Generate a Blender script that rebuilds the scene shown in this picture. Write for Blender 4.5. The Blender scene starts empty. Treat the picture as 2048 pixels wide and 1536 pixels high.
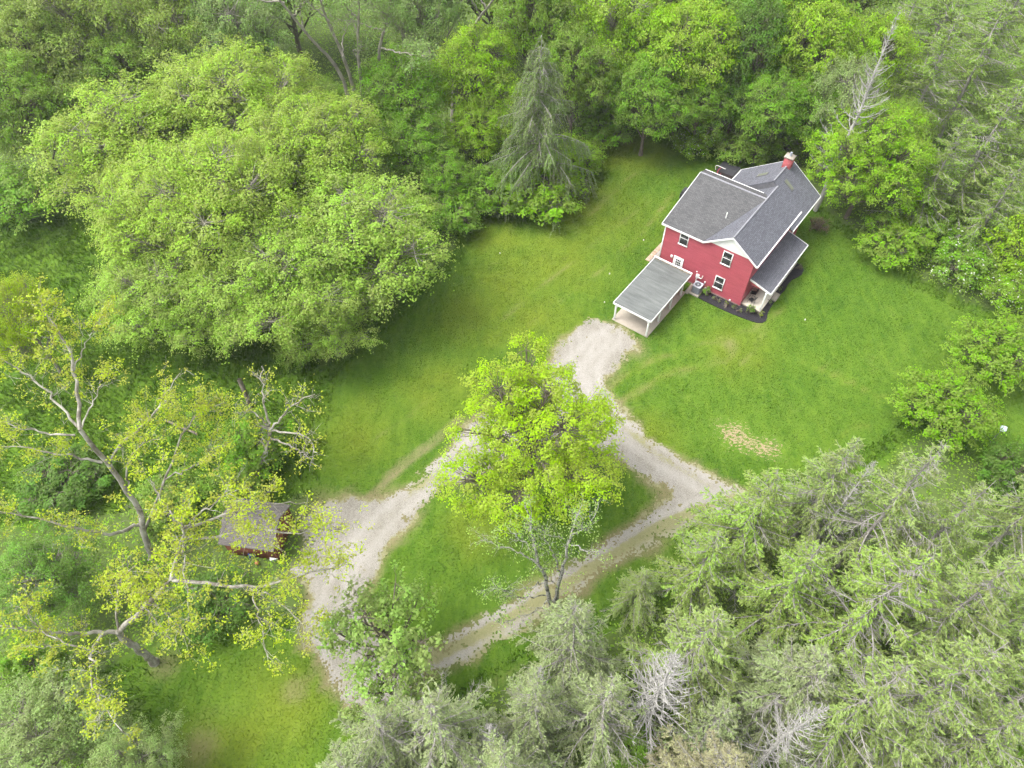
import bpy, math, random
import numpy as np
from mathutils import Vector

scene = bpy.context.scene
COL = scene.collection
R_ = math.radians

# ------------------------------------------------------------------ camera, sky, sun, exposure
cam_d = bpy.data.cameras.new('camera')
cam = bpy.data.objects.new('camera', cam_d); COL.objects.link(cam)
cam.location = (0, 0, 52.0); cam.rotation_euler = (R_(90 - 52), 0, 0)
cam_d.sensor_width = 36; cam_d.lens = 36 * 1445 / 2048
cam_d.clip_start = 0.5; cam_d.clip_end = 3000
scene.camera = cam

SUN_EL, SUN_AZ = R_(60), R_(-95)         # azimuth from +Y towards +X
world = bpy.data.worlds.new('World'); scene.world = world; world.use_nodes = True
wn = world.node_tree; wn.nodes.clear()
sky = wn.nodes.new('ShaderNodeTexSky'); sky.sky_type = 'NISHITA'; sky.sun_disc = False
sky.sun_elevation = SUN_EL; sky.sun_rotation = SUN_AZ
sky.air_density = 1.0; sky.dust_density = 4.0; sky.ozone_density = 1.0
hs = wn.nodes.new('ShaderNodeHueSaturation'); hs.inputs['Saturation'].default_value = 0.18
bg = wn.nodes.new('ShaderNodeBackground'); bg.inputs['Strength'].default_value = 0.15
wo = wn.nodes.new('ShaderNodeOutputWorld')
wn.links.new(sky.outputs[0], hs.inputs['Color']); wn.links.new(hs.outputs[0], bg.inputs[0]); wn.links.new(bg.outputs[0], wo.inputs[0])

sun_d = bpy.data.lights.new('sun', 'SUN'); sun_d.energy = 1.2; sun_d.angle = R_(30); sun_d.color = (1, 0.96, 0.9)
sun = bpy.data.objects.new('sun', sun_d); COL.objects.link(sun)
sd = Vector((math.sin(SUN_AZ) * math.cos(SUN_EL), math.cos(SUN_AZ) * math.cos(SUN_EL), math.sin(SUN_EL)))
sun.rotation_euler = sd.to_track_quat('Z', 'Y').to_euler(); sun.location = sd * 200

vs = scene.view_settings
vs.view_transform = 'Standard'; vs.look = 'None'; vs.gamma = 1.0; vs.use_curve_mapping = False
vs.exposure = 1.52
scene.cycles.use_denoising = True; scene.cycles.denoiser = 'OPENIMAGEDENOISE'; scene.cycles.denoising_prefilter = 'NONE'
scene.cycles.adaptive_threshold = .04; scene.cycles.debug_use_spatial_splits = True
scene.cycles.max_bounces = 4; scene.cycles.diffuse_bounces = 3; scene.cycles.transmission_bounces = 3

# ------------------------------------------------------------------ data in metres
TREES = [
    ('airy', 'broadleaf_tree', -51.1, 86.0, 20, 8.8, 'olive', 'olive green broadleaf tree filling the top left corner of the photo', 'tree', 'trees of the upper wood'),
    ('airy', 'broadleaf_tree', -39.7, 86.0, 20, 7.6, 'olive', 'olive green broadleaf tree, second along the top edge from the left corner', 'tree', 'trees of the upper wood'),
    ('dense', 'broadleaf_tree', -52.3, 70.4, 16, 5.8, 'mid', 'mid green broadleaf tree at left edge, below the olive corner tree', 'tree', 'trees of the upper wood'),
    ('shrub', 'large_shrub', -53.3, 63.9, 6, 4.8, 'green', 'rounded dark green shrub at left edge above the rough field', 'shrub', None),
    ('dense', 'broadleaf_tree', -49.2, 74.8, 10, 4.6, 'mid', 'lower shaded green tree left of the bright maple crowns', 'tree', 'trees of the upper wood'),
    ('airy', 'broadleaf_tree', -32.1, 84.9, 17, 6.8, 'grey', 'grey green tree with bare pale twigs behind the bright maples', 'tree', 'trees of the upper wood'),
    ('dense', 'broadleaf_tree', -12.5, 74.9, 14, 5.6, 'green', 'dense green tree left of the yellowish maple in the upper wood', 'tree', 'trees of the upper wood'),
    ('dense', 'broadleaf_tree', -22.9, 79.5, 8, 4.2, 'mid', 'low shaded green tree at the foot of the tall grey trunks', 'tree', 'trees of the upper wood'),
    ('airy', 'broadleaf_tree', -10.7, 91.2, 17, 5.2, 'grey', 'feathery grey green tree at top edge between the tall trunks', 'tree', 'trees of the upper wood'),
    ('dense', 'broadleaf_tree', -3.9, 78.1, 15, 5.4, 'bright', 'yellowish green maple right of the tall trunks, left of drooping spruce', 'tree', 'trees of the upper wood'),
    ('dense', 'broadleaf_tree', -3.9, 72.3, 9, 3.9, 'bright', 'small bright green maple just in front of the drooping spruce', 'tree', 'trees of the upper wood'),
    ('dense', 'broadleaf_tree', -10.6, 69.0, 10, 4.4, 'green', 'green tree behind the right side of the big bright maples', 'tree', 'trees of the upper wood'),
    ('airy', 'broadleaf_tree', 12.0, 84.8, 19, 7.3, 'bright', 'bright green tree at top edge, right of the drooping spruce', 'tree', 'trees of the upper wood'),
    ('dense', 'broadleaf_tree', 20.3, 80.2, 17, 6.3, 'bright', 'yellow green tree with a pale bare branch, upper wood right of centre', 'tree', 'trees of the upper wood'),
    ('dense', 'broadleaf_tree', 15.6, 75.9, 13, 4.8, 'green', 'mid green tree just behind the far end of the lawn', 'tree', 'trees of the upper wood'),
    ('dense', 'broadleaf_tree', 21.7, 76.4, 10, 3.7, 'green', 'rounded green tree above the white flowering shrub near hot tub', 'tree', 'trees of the upper wood'),
    ('dense', 'broadleaf_tree', 27.0, 80.2, 18, 4.8, 'dark', 'dark green tree in the gap between two yellow green crowns at top', 'tree', 'trees of the upper wood'),
    ('dense', 'broadleaf_tree', 33.2, 79.1, 18, 5.9, 'bright', 'bright green tree at top, left of the grey dead spruce top', 'tree', 'trees of the upper wood'),
    ('dense', 'broadleaf_tree', 29.0, 74.4, 12, 4.5, 'green', 'dark layered tree behind the chimney, left of the house maple', 'tree', 'trees of the upper wood'),
    ('airy', 'broadleaf_tree', 36.2, 72.4, 15, 4.3, 'pale', 'pale grey green tree directly behind the large house maple', 'tree', 'trees of the upper wood'),
    ('dense', 'broadleaf_tree', 33.2, 84.7, 21, 5.2, 'green', 'green crown cut by the top edge above the chimney', 'tree', 'trees of the upper wood'),
    ('dense', 'broadleaf_tree', 2.7, 84.2, 20, 5.2, 'mid', 'green crown behind the top of the drooping spruce', 'tree', 'trees of the upper wood'),
    ('airy2', 'silver_maple', -29.4, 70.4, 16, 9.7, 'lime', 'rearmost of the large bright silver maples left of the lawn', 'tree', 'silver maples left of the lawn'),
    ('airy', 'silver_maple', -39.9, 64.5, 15, 8.7, 'lime', 'leftmost large bright silver maple, beside the dark green shrub', 'tree', 'silver maples left of the lawn'),
    ('airy', 'silver_maple', -19.4, 63.6, 15, 7.4, 'lime', 'silver maple crown at the back right of the bright group', 'tree', 'silver maples left of the lawn'),
    ('airy2', 'silver_maple', -26.8, 54.1, 17, 9.2, 'lime', 'central and largest silver maple of the bright group', 'tree', 'silver maples left of the lawn'),
    ('airy', 'silver_maple', -13.9, 51.3, 14, 8.4, 'lime2', 'rightmost bright silver maple overhanging the lawn edge', 'tree', 'silver maples left of the lawn'),
    ('airy', 'silver_maple', -32.4, 46.0, 10, 6.0, 'lime2', 'lowest small silver maple standing in the rough grass field', 'tree', 'silver maples left of the lawn'),
    ('airy2', 'silver_maple', -19.9, 46.1, 13, 7.7, 'lime2', 'silver maple at the front of the bright group, trunk showing below', 'tree', 'silver maples left of the lawn'),
    ('airy', 'silver_maple', -34.4, 54.9, 13, 6.4, 'lime', 'silver maple filling the left front of the bright group', 'tree', 'silver maples left of the lawn'),
    ('airy', 'silver_maple', -22.5, 61.1, 15, 7.2, 'lime', 'silver maple between the rear and rightmost bright crowns', 'tree', 'silver maples left of the lawn'),
    ('airy', 'silver_maple', -16.4, 44.1, 8, 4.6, 'lime2', 'low silver maple crown hanging over the lawn beside the front trunk', 'tree', 'silver maples left of the lawn'),
    ('airy', 'silver_maple', -26.6, 45.4, 9, 4.9, 'lime2', 'low silver maple between the field tree and the front one', 'tree', 'silver maples left of the lawn'),
    ('maple2', 'house_maple', 37.2, 64.1, 14, 6.3, 'hmaple', 'large bright maple directly behind the chimney and right roof corner', 'tree', None),
    ('shrub', 'leafy_shrub', -6.6, 62.5, 4.5, 3.7, 'green', 'leafy shrub at lawn edge touching the rightmost silver maple', 'shrub', 'shrubs along the edge of the lawn'),
    ('shrub', 'leafy_shrub', -2.1, 66.0, 5, 3.8, 'green', 'leafy shrub left of the wide bright one at the lawn bend', 'shrub', 'shrubs along the edge of the lawn'),
    ('shrub', 'leafy_shrub', 2.8, 66.0, 5, 5.2, 'bush', 'wide bright leafy shrub at the bend of the lawn edge', 'shrub', 'shrubs along the edge of the lawn'),
    ('shrub', 'leafy_shrub', 7.3, 72.0, 4.5, 3.5, 'bush', 'leafy shrub on the lawn edge right of the drooping spruce', 'shrub', 'shrubs along the edge of the lawn'),
    ('shrub', 'leafy_shrub', 11.5, 78.6, 4.5, 3.6, 'green', 'leafy shrub at the far upper corner of the lawn', 'shrub', 'shrubs along the edge of the lawn'),
    ('flower', 'flowering_shrub', 22.0, 75.9, 3.2, 2.9, 'bush', 'white flowering shrub on the grass left of the hot tub', 'shrub', None),
    ('shrub', 'leafy_shrub', 27.4, 74.4, 4, 3.5, 'mid', 'low green shrub behind the hot tub and back roof', 'shrub', 'shrubs along the edge of the lawn'),
    ('shrub', 'leafy_shrub', 32.5, 76.4, 4, 3.6, 'mid', 'low green shrub touching the chimney top in the photo', 'shrub', 'shrubs along the edge of the lawn'),
    ('shrub', 'leafy_shrub', 39.8, 57.3, 4.5, 3.8, 'bush', 'bright leafy shrub at lawn edge below the house maple', 'shrub', 'shrubs along the edge of the lawn'),
    ('flower', 'flowering_shrub', 45.5, 55.0, 4, 3.8, 'green', 'white flowering shrub by lawn edge at the right, below grey spruces', 'shrub', None),
    ('shrub', 'leafy_shrub', 44.0, 60.9, 5, 3.2, 'mid', 'shaded shrub between the house maple and the right spruces', 'shrub', 'shrubs along the edge of the lawn'),
    ('shrub', 'leafy_shrub', 50.0, 55.5, 7, 3.0, 'yellow', 'yellow green feathery shrub at right edge above the flowering shrub', 'shrub', None),
    ('flower', 'flowering_shrub', 48.8, 50.6, 3.6, 2.9, 'bush', 'white flowering shrub at the right edge above the round trees', 'shrub', None),
    ('round', 'round_tree', 43.4, 41.9, 6, 4.1, 'bush', 'upper of two round dense trees at the right edge of lawn', 'tree', 'round trees right of the lawn'),
    ('round', 'round_tree', 36.6, 36.0, 6, 4.1, 'bush', 'lower left of two round dense trees at right of lawn', 'tree', 'round trees right of the lawn'),
    ('shrub', 'leafy_shrub', 40.3, 30.1, 4, 2.8, 'dark', 'dark green shrub at the right edge below the blue white disc', 'shrub', None),
    ('twiggy', 'bare_shrub', 33.3, 62.0, 1.6, 1.3, 'twig', 'brown twiggy bare shrub on the lawn behind the house', 'shrub', None),
    ('spruceA', 'spruce_tree', 53.3, 91.1, 20, 6.5, 'con_ol', 'tall olive spruce at the top edge right of the dead top', 'tree', 'grey green spruces at upper right'),
    ('spruceB', 'spruce_tree', 63.2, 93.8, 20, 6.5, 'con_ol', 'tall olive spruce filling the top right corner', 'tree', 'grey green spruces at upper right'),
    ('spruceC', 'spruce_tree', 52.8, 78.9, 19, 6.2, 'con_ol', 'second row olive spruce below the top right corner', 'tree', 'grey green spruces at upper right'),
    ('spruceB', 'spruce_tree', 46.3, 75.4, 18, 5.6, 'con_ol', 'olive spruce standing right behind the house maple', 'tree', 'grey green spruces at upper right'),
    ('spruceA', 'spruce_tree', 56.9, 74.7, 19, 6.0, 'con_ol', 'olive spruce cut by the right edge in the upper wood', 'tree', 'grey green spruces at upper right'),
    ('spruceB', 'spruce_tree', 46.7, 63.0, 17, 5.6, 'con_ol', 'front olive spruce above the white flowering shrub at right', 'tree', 'grey green spruces at upper right'),
    ('spruceC', 'spruce_tree', 51.5, 62.2, 17, 5.6, 'con_ol', 'olive spruce at right edge above the yellow green shrub', 'tree', 'grey green spruces at upper right'),
    ('spruceA', 'spruce_tree', 42.8, 61.5, 14, 4.6, 'con_ol', 'olive spruce beside the right flank of the house maple', 'tree', 'grey green spruces at upper right'),
    ('spruceC', 'spruce_tree', 45.8, 84.3, 18, 5.0, 'con_ol', 'olive spruce directly below the grey dead top', 'tree', 'grey green spruces at upper right'),
    ('spruceB', 'spruce_tree', 65.9, 86.1, 20, 6.5, 'con_ol', 'olive spruce mostly beyond the right edge, top corner', 'tree', 'grey green spruces at upper right'),
    ('spruceA', 'spruce_tree', 47.9, 57.9, 12, 4.2, 'con_ol', 'shorter olive spruce just above the flowering shrub', 'tree', 'grey green spruces at upper right'),
    ('dead', 'dead_spruce', 34.1, 65.4, 22, 3.6, 'deadg', 'grey dead spruce top at the top edge of the photo', 'dead tree', None),
    ('spruceD', 'drooping_spruce', 2.8, 67.0, 19, 7.0, 'con_dk', 'dark drooping spruce with grey limbs in the upper wood', 'tree', None),
    ('spruceC', 'spruce_tree', 20.9, 15.9, 18, 6.0, 'con_y', 'large spruce with visible slanting grey trunk at lower right', 'tree', 'pale green spruces at lower right'),
    ('spruceA', 'spruce_tree', 21.5, 24.7, 15, 4.4, 'con', 'spruce with pointed tip against the lawn, lower right group', 'tree', 'pale green spruces at lower right'),
    ('spruceC', 'spruce_tree', 24.0, 22.2, 18, 5.4, 'con', 'spruce directly below the lower round tree', 'tree', 'pale green spruces at lower right'),
    ('spruceB', 'spruce_tree', 27.7, 21.5, 16, 4.2, 'con', 'spruce near right edge below the blue white disc', 'tree', 'pale green spruces at lower right'),
    ('spruceA', 'spruce_tree', 26.4, 15.8, 17, 5, 'con', 'spruce cut by right edge, right of the slanting trunk', 'tree', 'pale green spruces at lower right'),
    ('spruceB', 'spruce_tree', 22.9, 10.9, 18, 5, 'con', 'spruce cut by right edge near the bottom right corner', 'tree', 'pale green spruces at lower right'),
    ('spruceC', 'spruce_tree', 18.8, 10.1, 17, 5.4, 'con', 'spruce at bottom right below the slanting trunk', 'tree', 'pale green spruces at lower right'),
    ('spruceA', 'spruce_tree', 16.4, 23.2, 14, 4.8, 'con_y', 'fluffy spruce beside the tan dirt patch', 'tree', 'pale green spruces at lower right'),
    ('spruceB', 'spruce_tree', 12.8, 20.3, 12, 4.2, 'con_y', 'spruce overhanging the right end of the gravel loop', 'tree', 'pale green spruces at lower right'),
    ('spruceB', 'spruce_tree', 10.4, 13.8, 15, 5.0, 'con', 'spruce above the white dead spruce at bottom right', 'tree', 'pale green spruces at lower right'),
    ('spruceC', 'spruce_tree', 16.0, 11.4, 14, 4.6, 'con_pale', 'pale half bare spruce at the bottom right of centre', 'tree', 'pale green spruces at lower right'),
    ('spruceA', 'spruce_tree', 8.8, 19.6, 7, 2.4, 'con', 'short spruce on the strip of grass inside the gravel lane bend', 'tree', 'pale green spruces at lower right'),
    ('spruceB', 'spruce_tree', 3.8, 14.7, 14, 4.2, 'con_pale', 'pale spruce standing over the lower gravel lane, bottom centre', 'tree', 'pale spruces at the bottom'),
    ('spruceA', 'spruce_tree', 1.3, 10.5, 14, 3.6, 'con_pale', 'thin pale spruce with bare grey tips at bottom centre', 'tree', 'pale spruces at the bottom'),
    ('spruceC', 'spruce_tree', -4.1, 9.9, 14, 5.0, 'con_pale', 'pale spruce at bottom left of centre, below the leafy lane tree', 'tree', 'pale spruces at the bottom'),
    ('spruceB', 'spruce_tree', -8.1, 7.0, 13, 4.4, 'con_pale', 'pale spruce cut by the bottom edge beside the lower left grass', 'tree', 'pale spruces at the bottom'),
    ('spruceA', 'spruce_tree', -0.3, 7.2, 14, 4.2, 'con_pale', 'pale spruce cut by the bottom edge, centre', 'tree', 'pale spruces at the bottom'),
    ('spruceA', 'spruce_tree', 10.6, 7.1, 15, 4.4, 'con_tan', 'tan tinged spruce cut by the bottom edge right of dead one', 'tree', 'pale spruces at the bottom'),
    ('dead', 'dead_spruce', 8.3, 11.6, 15, 3.6, 'deadw', 'white dead spruce with bare upswept branches at bottom', 'dead tree', None),
    ('dead', 'dead_spruce', 15.0, 8.9, 16, 2.8, 'deadw', 'grey dead spruce between pale spruces near the bottom right', 'dead tree', None),
    ('dead', 'dead_spruce', -1.2, 9.3, 11, 1.9, 'deadw', 'small grey dead spruce at the bottom left of centre', 'dead tree', None),
    ('dead', 'dead_spruce', 1.6, 11.9, 12.5, 1.7, 'deadg', 'bare grey spire standing beside the thin pale spruce', 'dead tree', None),
    ('dead', 'dead_spruce', 22.1, 23.4, 14.5, 2.2, 'deadg', 'grey bare limbed spruce by the lower round tree', 'dead tree', None),
    ('dense', 'leafy_tree', 7.0, 9.9, 5, 2.2, 'green', 'small green leafy tree at the bottom between dead spruces', 'tree', None),
    ('shrub', 'leafy_shrub', 9.6, 9.8, 3.5, 1.9, 'bush', 'bright leafy shrub under the white dead spruce', 'shrub', None),
    ('dense', 'leafy_tree', 30.3, 10.1, 6, 2.5, 'green', 'green leafy tree at the bottom right corner', 'tree', None),
    ('walnut', 'leafy_lane_tree', -8.2, 15.9, 10, 4.0, 'fresh', 'open crowned fresh green tree standing on the lower gravel bend', 'tree', None),
    ('walnut', 'leafy_lane_tree', -7.3, 12.5, 8, 3.1, 'fresh', 'second fresh green tree below the one on gravel bend', 'tree', None),
    ('airy', 'willow_tree', -31.5, 20.0, 9, 3.7, 'grey2', 'soft green tree under the sycamore limbs at the left edge', 'tree', None),
    ('airy', 'willow_tree', -28.0, 9.7, 9, 4.4, 'pale', 'pale grey green tree in the bottom left corner', 'tree', None),
    ('airy', 'willow_tree', -22.1, 8.5, 8, 2.9, 'pale', 'pale grey green tree at bottom edge left of the lower grass', 'tree', None),
    ('shrub', 'leafy_shrub', -31.7, 14.4, 5, 2.5, 'green', 'bright green shrub at left edge under the sycamore', 'shrub', None),
    ('shrub', 'leafy_shrub', -22.1, 19.9, 2.6, 3.1, 'dark', 'dark green thicket under the sycamore in front of the shed', 'shrub', None),
    ('shrub', 'leafy_shrub', -20.9, 32.5, 5, 3.0, 'green', 'vine covered shrub beside the pale forked tree', 'shrub', None),
    ('shrub', 'leafy_shrub', -21.6, 29.3, 3.4, 2.4, 'mid', 'green shrub against the back wall of the shed', 'shrub', None),
    ('shrub', 'leafy_shrub', -19.9, 43.5, 3, 2.1, 'mid', 'low shrub at foot of the front silver maple trunk', 'shrub', None),
    ('shrub', 'leafy_shrub', -27.2, 27.7, 3, 3.1, 'mid', 'green shrub between the two sycamore trunks', 'shrub', None),
    ('shrub', 'leafy_shrub', -36.1, 29.5, 3, 3.6, 'dark', 'dark green shrub under the upper sycamore at left edge', 'shrub', None),
    ('airy', 'young_tree', -41.6, 41.9, 12, 3.4, 'yellow2', 'yellow green young tree at the left edge above the sycamore limbs', 'tree', None),
    ('spruceB', 'spruce_tree', 36.2, 24.2, 15, 4.6, 'con', 'spruce at right edge just below the dark green shrub', 'tree', 'pale green spruces at lower right'),
    ('spruceA', 'spruce_tree', 32.3, 16.5, 16, 4.8, 'con', 'spruce at the right edge, third up from the corner', 'tree', 'pale green spruces at lower right'),
    ('spruceC', 'spruce_tree', 29.8, 11.6, 15, 4.6, 'con', 'spruce at the right edge, next above the corner tree', 'tree', 'pale green spruces at lower right'),
    ('spruceB', 'spruce_tree', 17.7, 18.0, 15, 4.6, 'con_y', 'spruce left of the slanting trunk, above the pale half bare one', 'tree', 'pale green spruces at lower right'),
    ('spruceC', 'spruce_tree', 22.1, 9.6, 13, 4.4, 'con', 'spruce cut by the bottom edge at lower right', 'tree', 'pale green spruces at lower right'),
    ('spruceB', 'spruce_tree', 26.3, 9.1, 13, 4.4, 'con', 'spruce cut by the bottom edge beside the corner tree', 'tree', 'pale green spruces at lower right'),
    ('spruceA', 'spruce_tree', 16.4, 12.0, 14, 5, 'con_pale', 'pale spruce right of the white dead spruce', 'tree', 'pale green spruces at lower right'),
    ('spruceC', 'spruce_tree', 4.9, 10.7, 13, 4.4, 'con_pale', 'pale spruce at bottom, just left of the small green leafy tree', 'tree', 'pale spruces at the bottom'),
    ('spruceB', 'spruce_tree', 11.3, 10.1, 11, 3.6, 'con_pale', 'pale spruce at bottom right of the bright leafy shrub', 'tree', 'pale spruces at the bottom'),
    ('spruceC', 'spruce_tree', -7.2, 9.2, 12, 4.2, 'con_pale', 'pale spruce at the bottom edge between two others, left of centre', 'tree', 'pale spruces at the bottom'),
    ('dense', 'broadleaf_tree', -55.7, 81.4, 16, 6.1, 'olive', 'green crown at left edge just under the corner tree', 'tree', 'trees of the upper wood'),
    ('dense', 'broadleaf_tree', -45.1, 80.3, 13, 4.7, 'mid', 'shaded green crown between olive trees and the silver maples', 'tree', 'trees of the upper wood'),
    ('dense', 'broadleaf_tree', -29.4, 83.5, 10, 4.6, 'mid', 'green crown left of the tall grey trunks', 'tree', 'trees of the upper wood'),
    ('dense', 'broadleaf_tree', -7.3, 66.1, 7, 3.5, 'green', 'small tree between the rightmost silver maple and the edge shrubs', 'tree', 'trees of the upper wood'),
    ('dense', 'broadleaf_tree', 7.1, 78.1, 15, 4.8, 'mid', 'green crown just right of the drooping spruce trunk', 'tree', 'trees of the upper wood'),
    ('dense', 'broadleaf_tree', 15.6, 82.5, 15, 5.0, 'bright', 'yellow green crown behind the far end of the lawn', 'tree', 'trees of the upper wood'),
    ('dense', 'broadleaf_tree', 25.0, 78.0, 11, 3.5, 'dark', 'dark green crown above the hot tub', 'tree', 'trees of the upper wood'),
    ('dense', 'broadleaf_tree', 25.6, 88.6, 18, 5.4, 'green', 'green crown at top edge right of the pale bare branch', 'tree', 'trees of the upper wood'),
    ('dense', 'broadleaf_tree', 34.0, 74.4, 12, 4.5, 'green', 'green crown above the chimney, left of the house maple', 'tree', 'trees of the upper wood'),
    ('dense', 'broadleaf_tree', 40.7, 79.2, 16, 4.8, 'bright', 'bright crown between dead spruce top and pale tree', 'tree', 'trees of the upper wood'),
    ('dense', 'broadleaf_tree', 41.8, 69.0, 12, 3.2, 'mid', 'shaded crown between the house maple and the olive spruces', 'tree', 'trees of the upper wood'),
    ('airy', 'broadleaf_tree', -61.2, 102.6, 20, 9.8, 'olive', 'tree beyond the top edge over the left corner', 'tree', 'trees of the upper wood'),
    ('airy', 'broadleaf_tree', -46.1, 102.6, 20, 9.8, 'olive', 'tree beyond the top edge above the second olive crown', 'tree', 'trees of the upper wood'),
    ('dense', 'broadleaf_tree', -29.5, 98.1, 20, 8.9, 'mid', 'tree beyond the top edge left of the tall trunks', 'tree', 'trees of the upper wood'),
    ('airy', 'broadleaf_tree', -15.0, 99.6, 20, 9.0, 'grey', 'tree beyond the top edge over the tall trunks', 'tree', 'trees of the upper wood'),
    ('dense', 'broadleaf_tree', -2.8, 99.6, 20, 8.4, 'mid', 'tree beyond the top edge left of the drooping spruce', 'tree', 'trees of the upper wood'),
    ('dense', 'broadleaf_tree', 9.3, 98.1, 20, 8.3, 'green', 'tree beyond the top edge right of the drooping spruce', 'tree', 'trees of the upper wood'),
    ('dense', 'broadleaf_tree', 21.4, 98.1, 20, 8.3, 'bright', 'tree beyond the top edge above the pale bare branch', 'tree', 'trees of the upper wood'),
    ('dense', 'broadleaf_tree', 33.1, 99.6, 20, 8.4, 'green', 'tree beyond the top edge above the chimney side', 'tree', 'trees of the upper wood'),
    ('dense', 'broadleaf_tree', 44.3, 98.1, 20, 8.3, 'mid', 'tree beyond the top edge left of the dead top', 'tree', 'trees of the upper wood'),
]
LAWN = [(-7.07, 57.22), (-3.58, 64.59), (3.69, 64.59), (9.08, 70.02), (11.45, 77.98), (17.07, 84.02), (20.08, 77.98), (26.62, 80.12), (31.32, 75.91), (34.47, 73.89), (35.21, 65.47), (39.31, 58.79), (41.99, 54.21), (45.74, 50.64), (52.79, 48.6), (54.39, 33.49), (40.38, 30.55), (35.93, 35.55), (27.97, 30.55), (21.75, 28.68), (18.15, 26.88), (14.49, 23.9), (11.75, 20.71), (7.86, 18.83), (2.67, 15.99), (-3.17, 12.69), (-6.43, 7.37), (-21.86, 7.37), (-25.93, 12.06), (-28.74, 15.31), (-24.0, 17.03), (-15.63, 19.95), (-15.25, 24.31), (-17.54, 30.55), (-17.67, 36.08), (-17.81, 42.27), (-12.95, 48.6)]
FIELD = [(-60.57, 64.59), (-45.19, 63.73), (-40.29, 57.22), (-18.21, 44.72), (-17.24, 38.8), (-17.2, 28.68), (-26.01, 28.23), (-42.75, 26.01)]
DRIVE = [(9.86, 48.06), (8.19, 49.27), (6.15, 47.93), (4.51, 45.98), (3.48, 43.97), (2.5, 42.16), (-0.18, 39.65), (-2.84, 37.42), (-4.72, 35.02), (-6.51, 32.59), (-8.05, 30.78), (-9.97, 29.37), (-11.62, 28.77), (-13.21, 29.14), (-15.22, 28.96), (-16.62, 28.13), (-16.8, 26.45), (-16.49, 25.16), (-16.58, 23.08), (-15.61, 21.1), (-15.43, 18.83), (-14.96, 17.03), (-13.42, 15.48), (-10.94, 12.69), (-8.24, 12.69), (-5.33, 14.64), (-3.29, 15.48), (-0.85, 16.96), (2.04, 18.98), (5.07, 20.87), (8.65, 23.24), (12.36, 25.28), (14.9, 26.45), (18.15, 26.88), (21.14, 26.01), (23.15, 27.77), (17.56, 30.17), (15.33, 31.75), (13.04, 33.49), (11.34, 35.44), (10.01, 37.42), (8.93, 39.25), (8.81, 41.09), (10.35, 43.36), (12.72, 45.66)]
ISLAND = [(12.43, 29.42), (10.99, 30.45), (8.86, 31.99), (7.09, 33.74), (4.55, 34.25), (1.53, 33.23), (-1.42, 31.75), (-3.88, 30.31), (-5.68, 29.37), (-7.51, 26.67), (-9.3, 24.73), (-9.89, 23.08), (-10.47, 21.49), (-10.45, 19.2), (-9.46, 17.57), (-6.19, 16.96), (-3.75, 18.03), (-0.52, 20.03), (2.49, 22.08), (5.64, 24.11), (8.93, 26.23)]
STRIP = [(15.15, 28.0), (12.15, 26.67), (8.79, 24.73), (5.15, 22.28), (0.59, 19.39), (-3.35, 17.03), (-4.34, 15.65), (-2.26, 16.34), (2.04, 19.02), (5.87, 21.69), (9.48, 23.9), (12.8, 25.58)]
RUT = [(-11.78, 29.14), (-10.56, 31.02), (-9.05, 32.74), (-7.06, 34.51), (-4.8, 36.88), (-4.35, 36.5), (-6.38, 33.99), (-8.38, 32.24), (-10.07, 30.31), (-11.2, 28.68)]
RUT2 = [(-3.38, 13.49), (-1.52, 14.47), (0.56, 16.06), (0.77, 15.85), (-1.17, 14.17), (-3.02, 13.17)]
DIRT = [(17.4, 36.08), (18.74, 36.72), (20.43, 36.34), (20.84, 35.13), (23.1, 34.61), (23.43, 33.23), (22.35, 32.24), (20.17, 32.88), (18.23, 33.89)]
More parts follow.
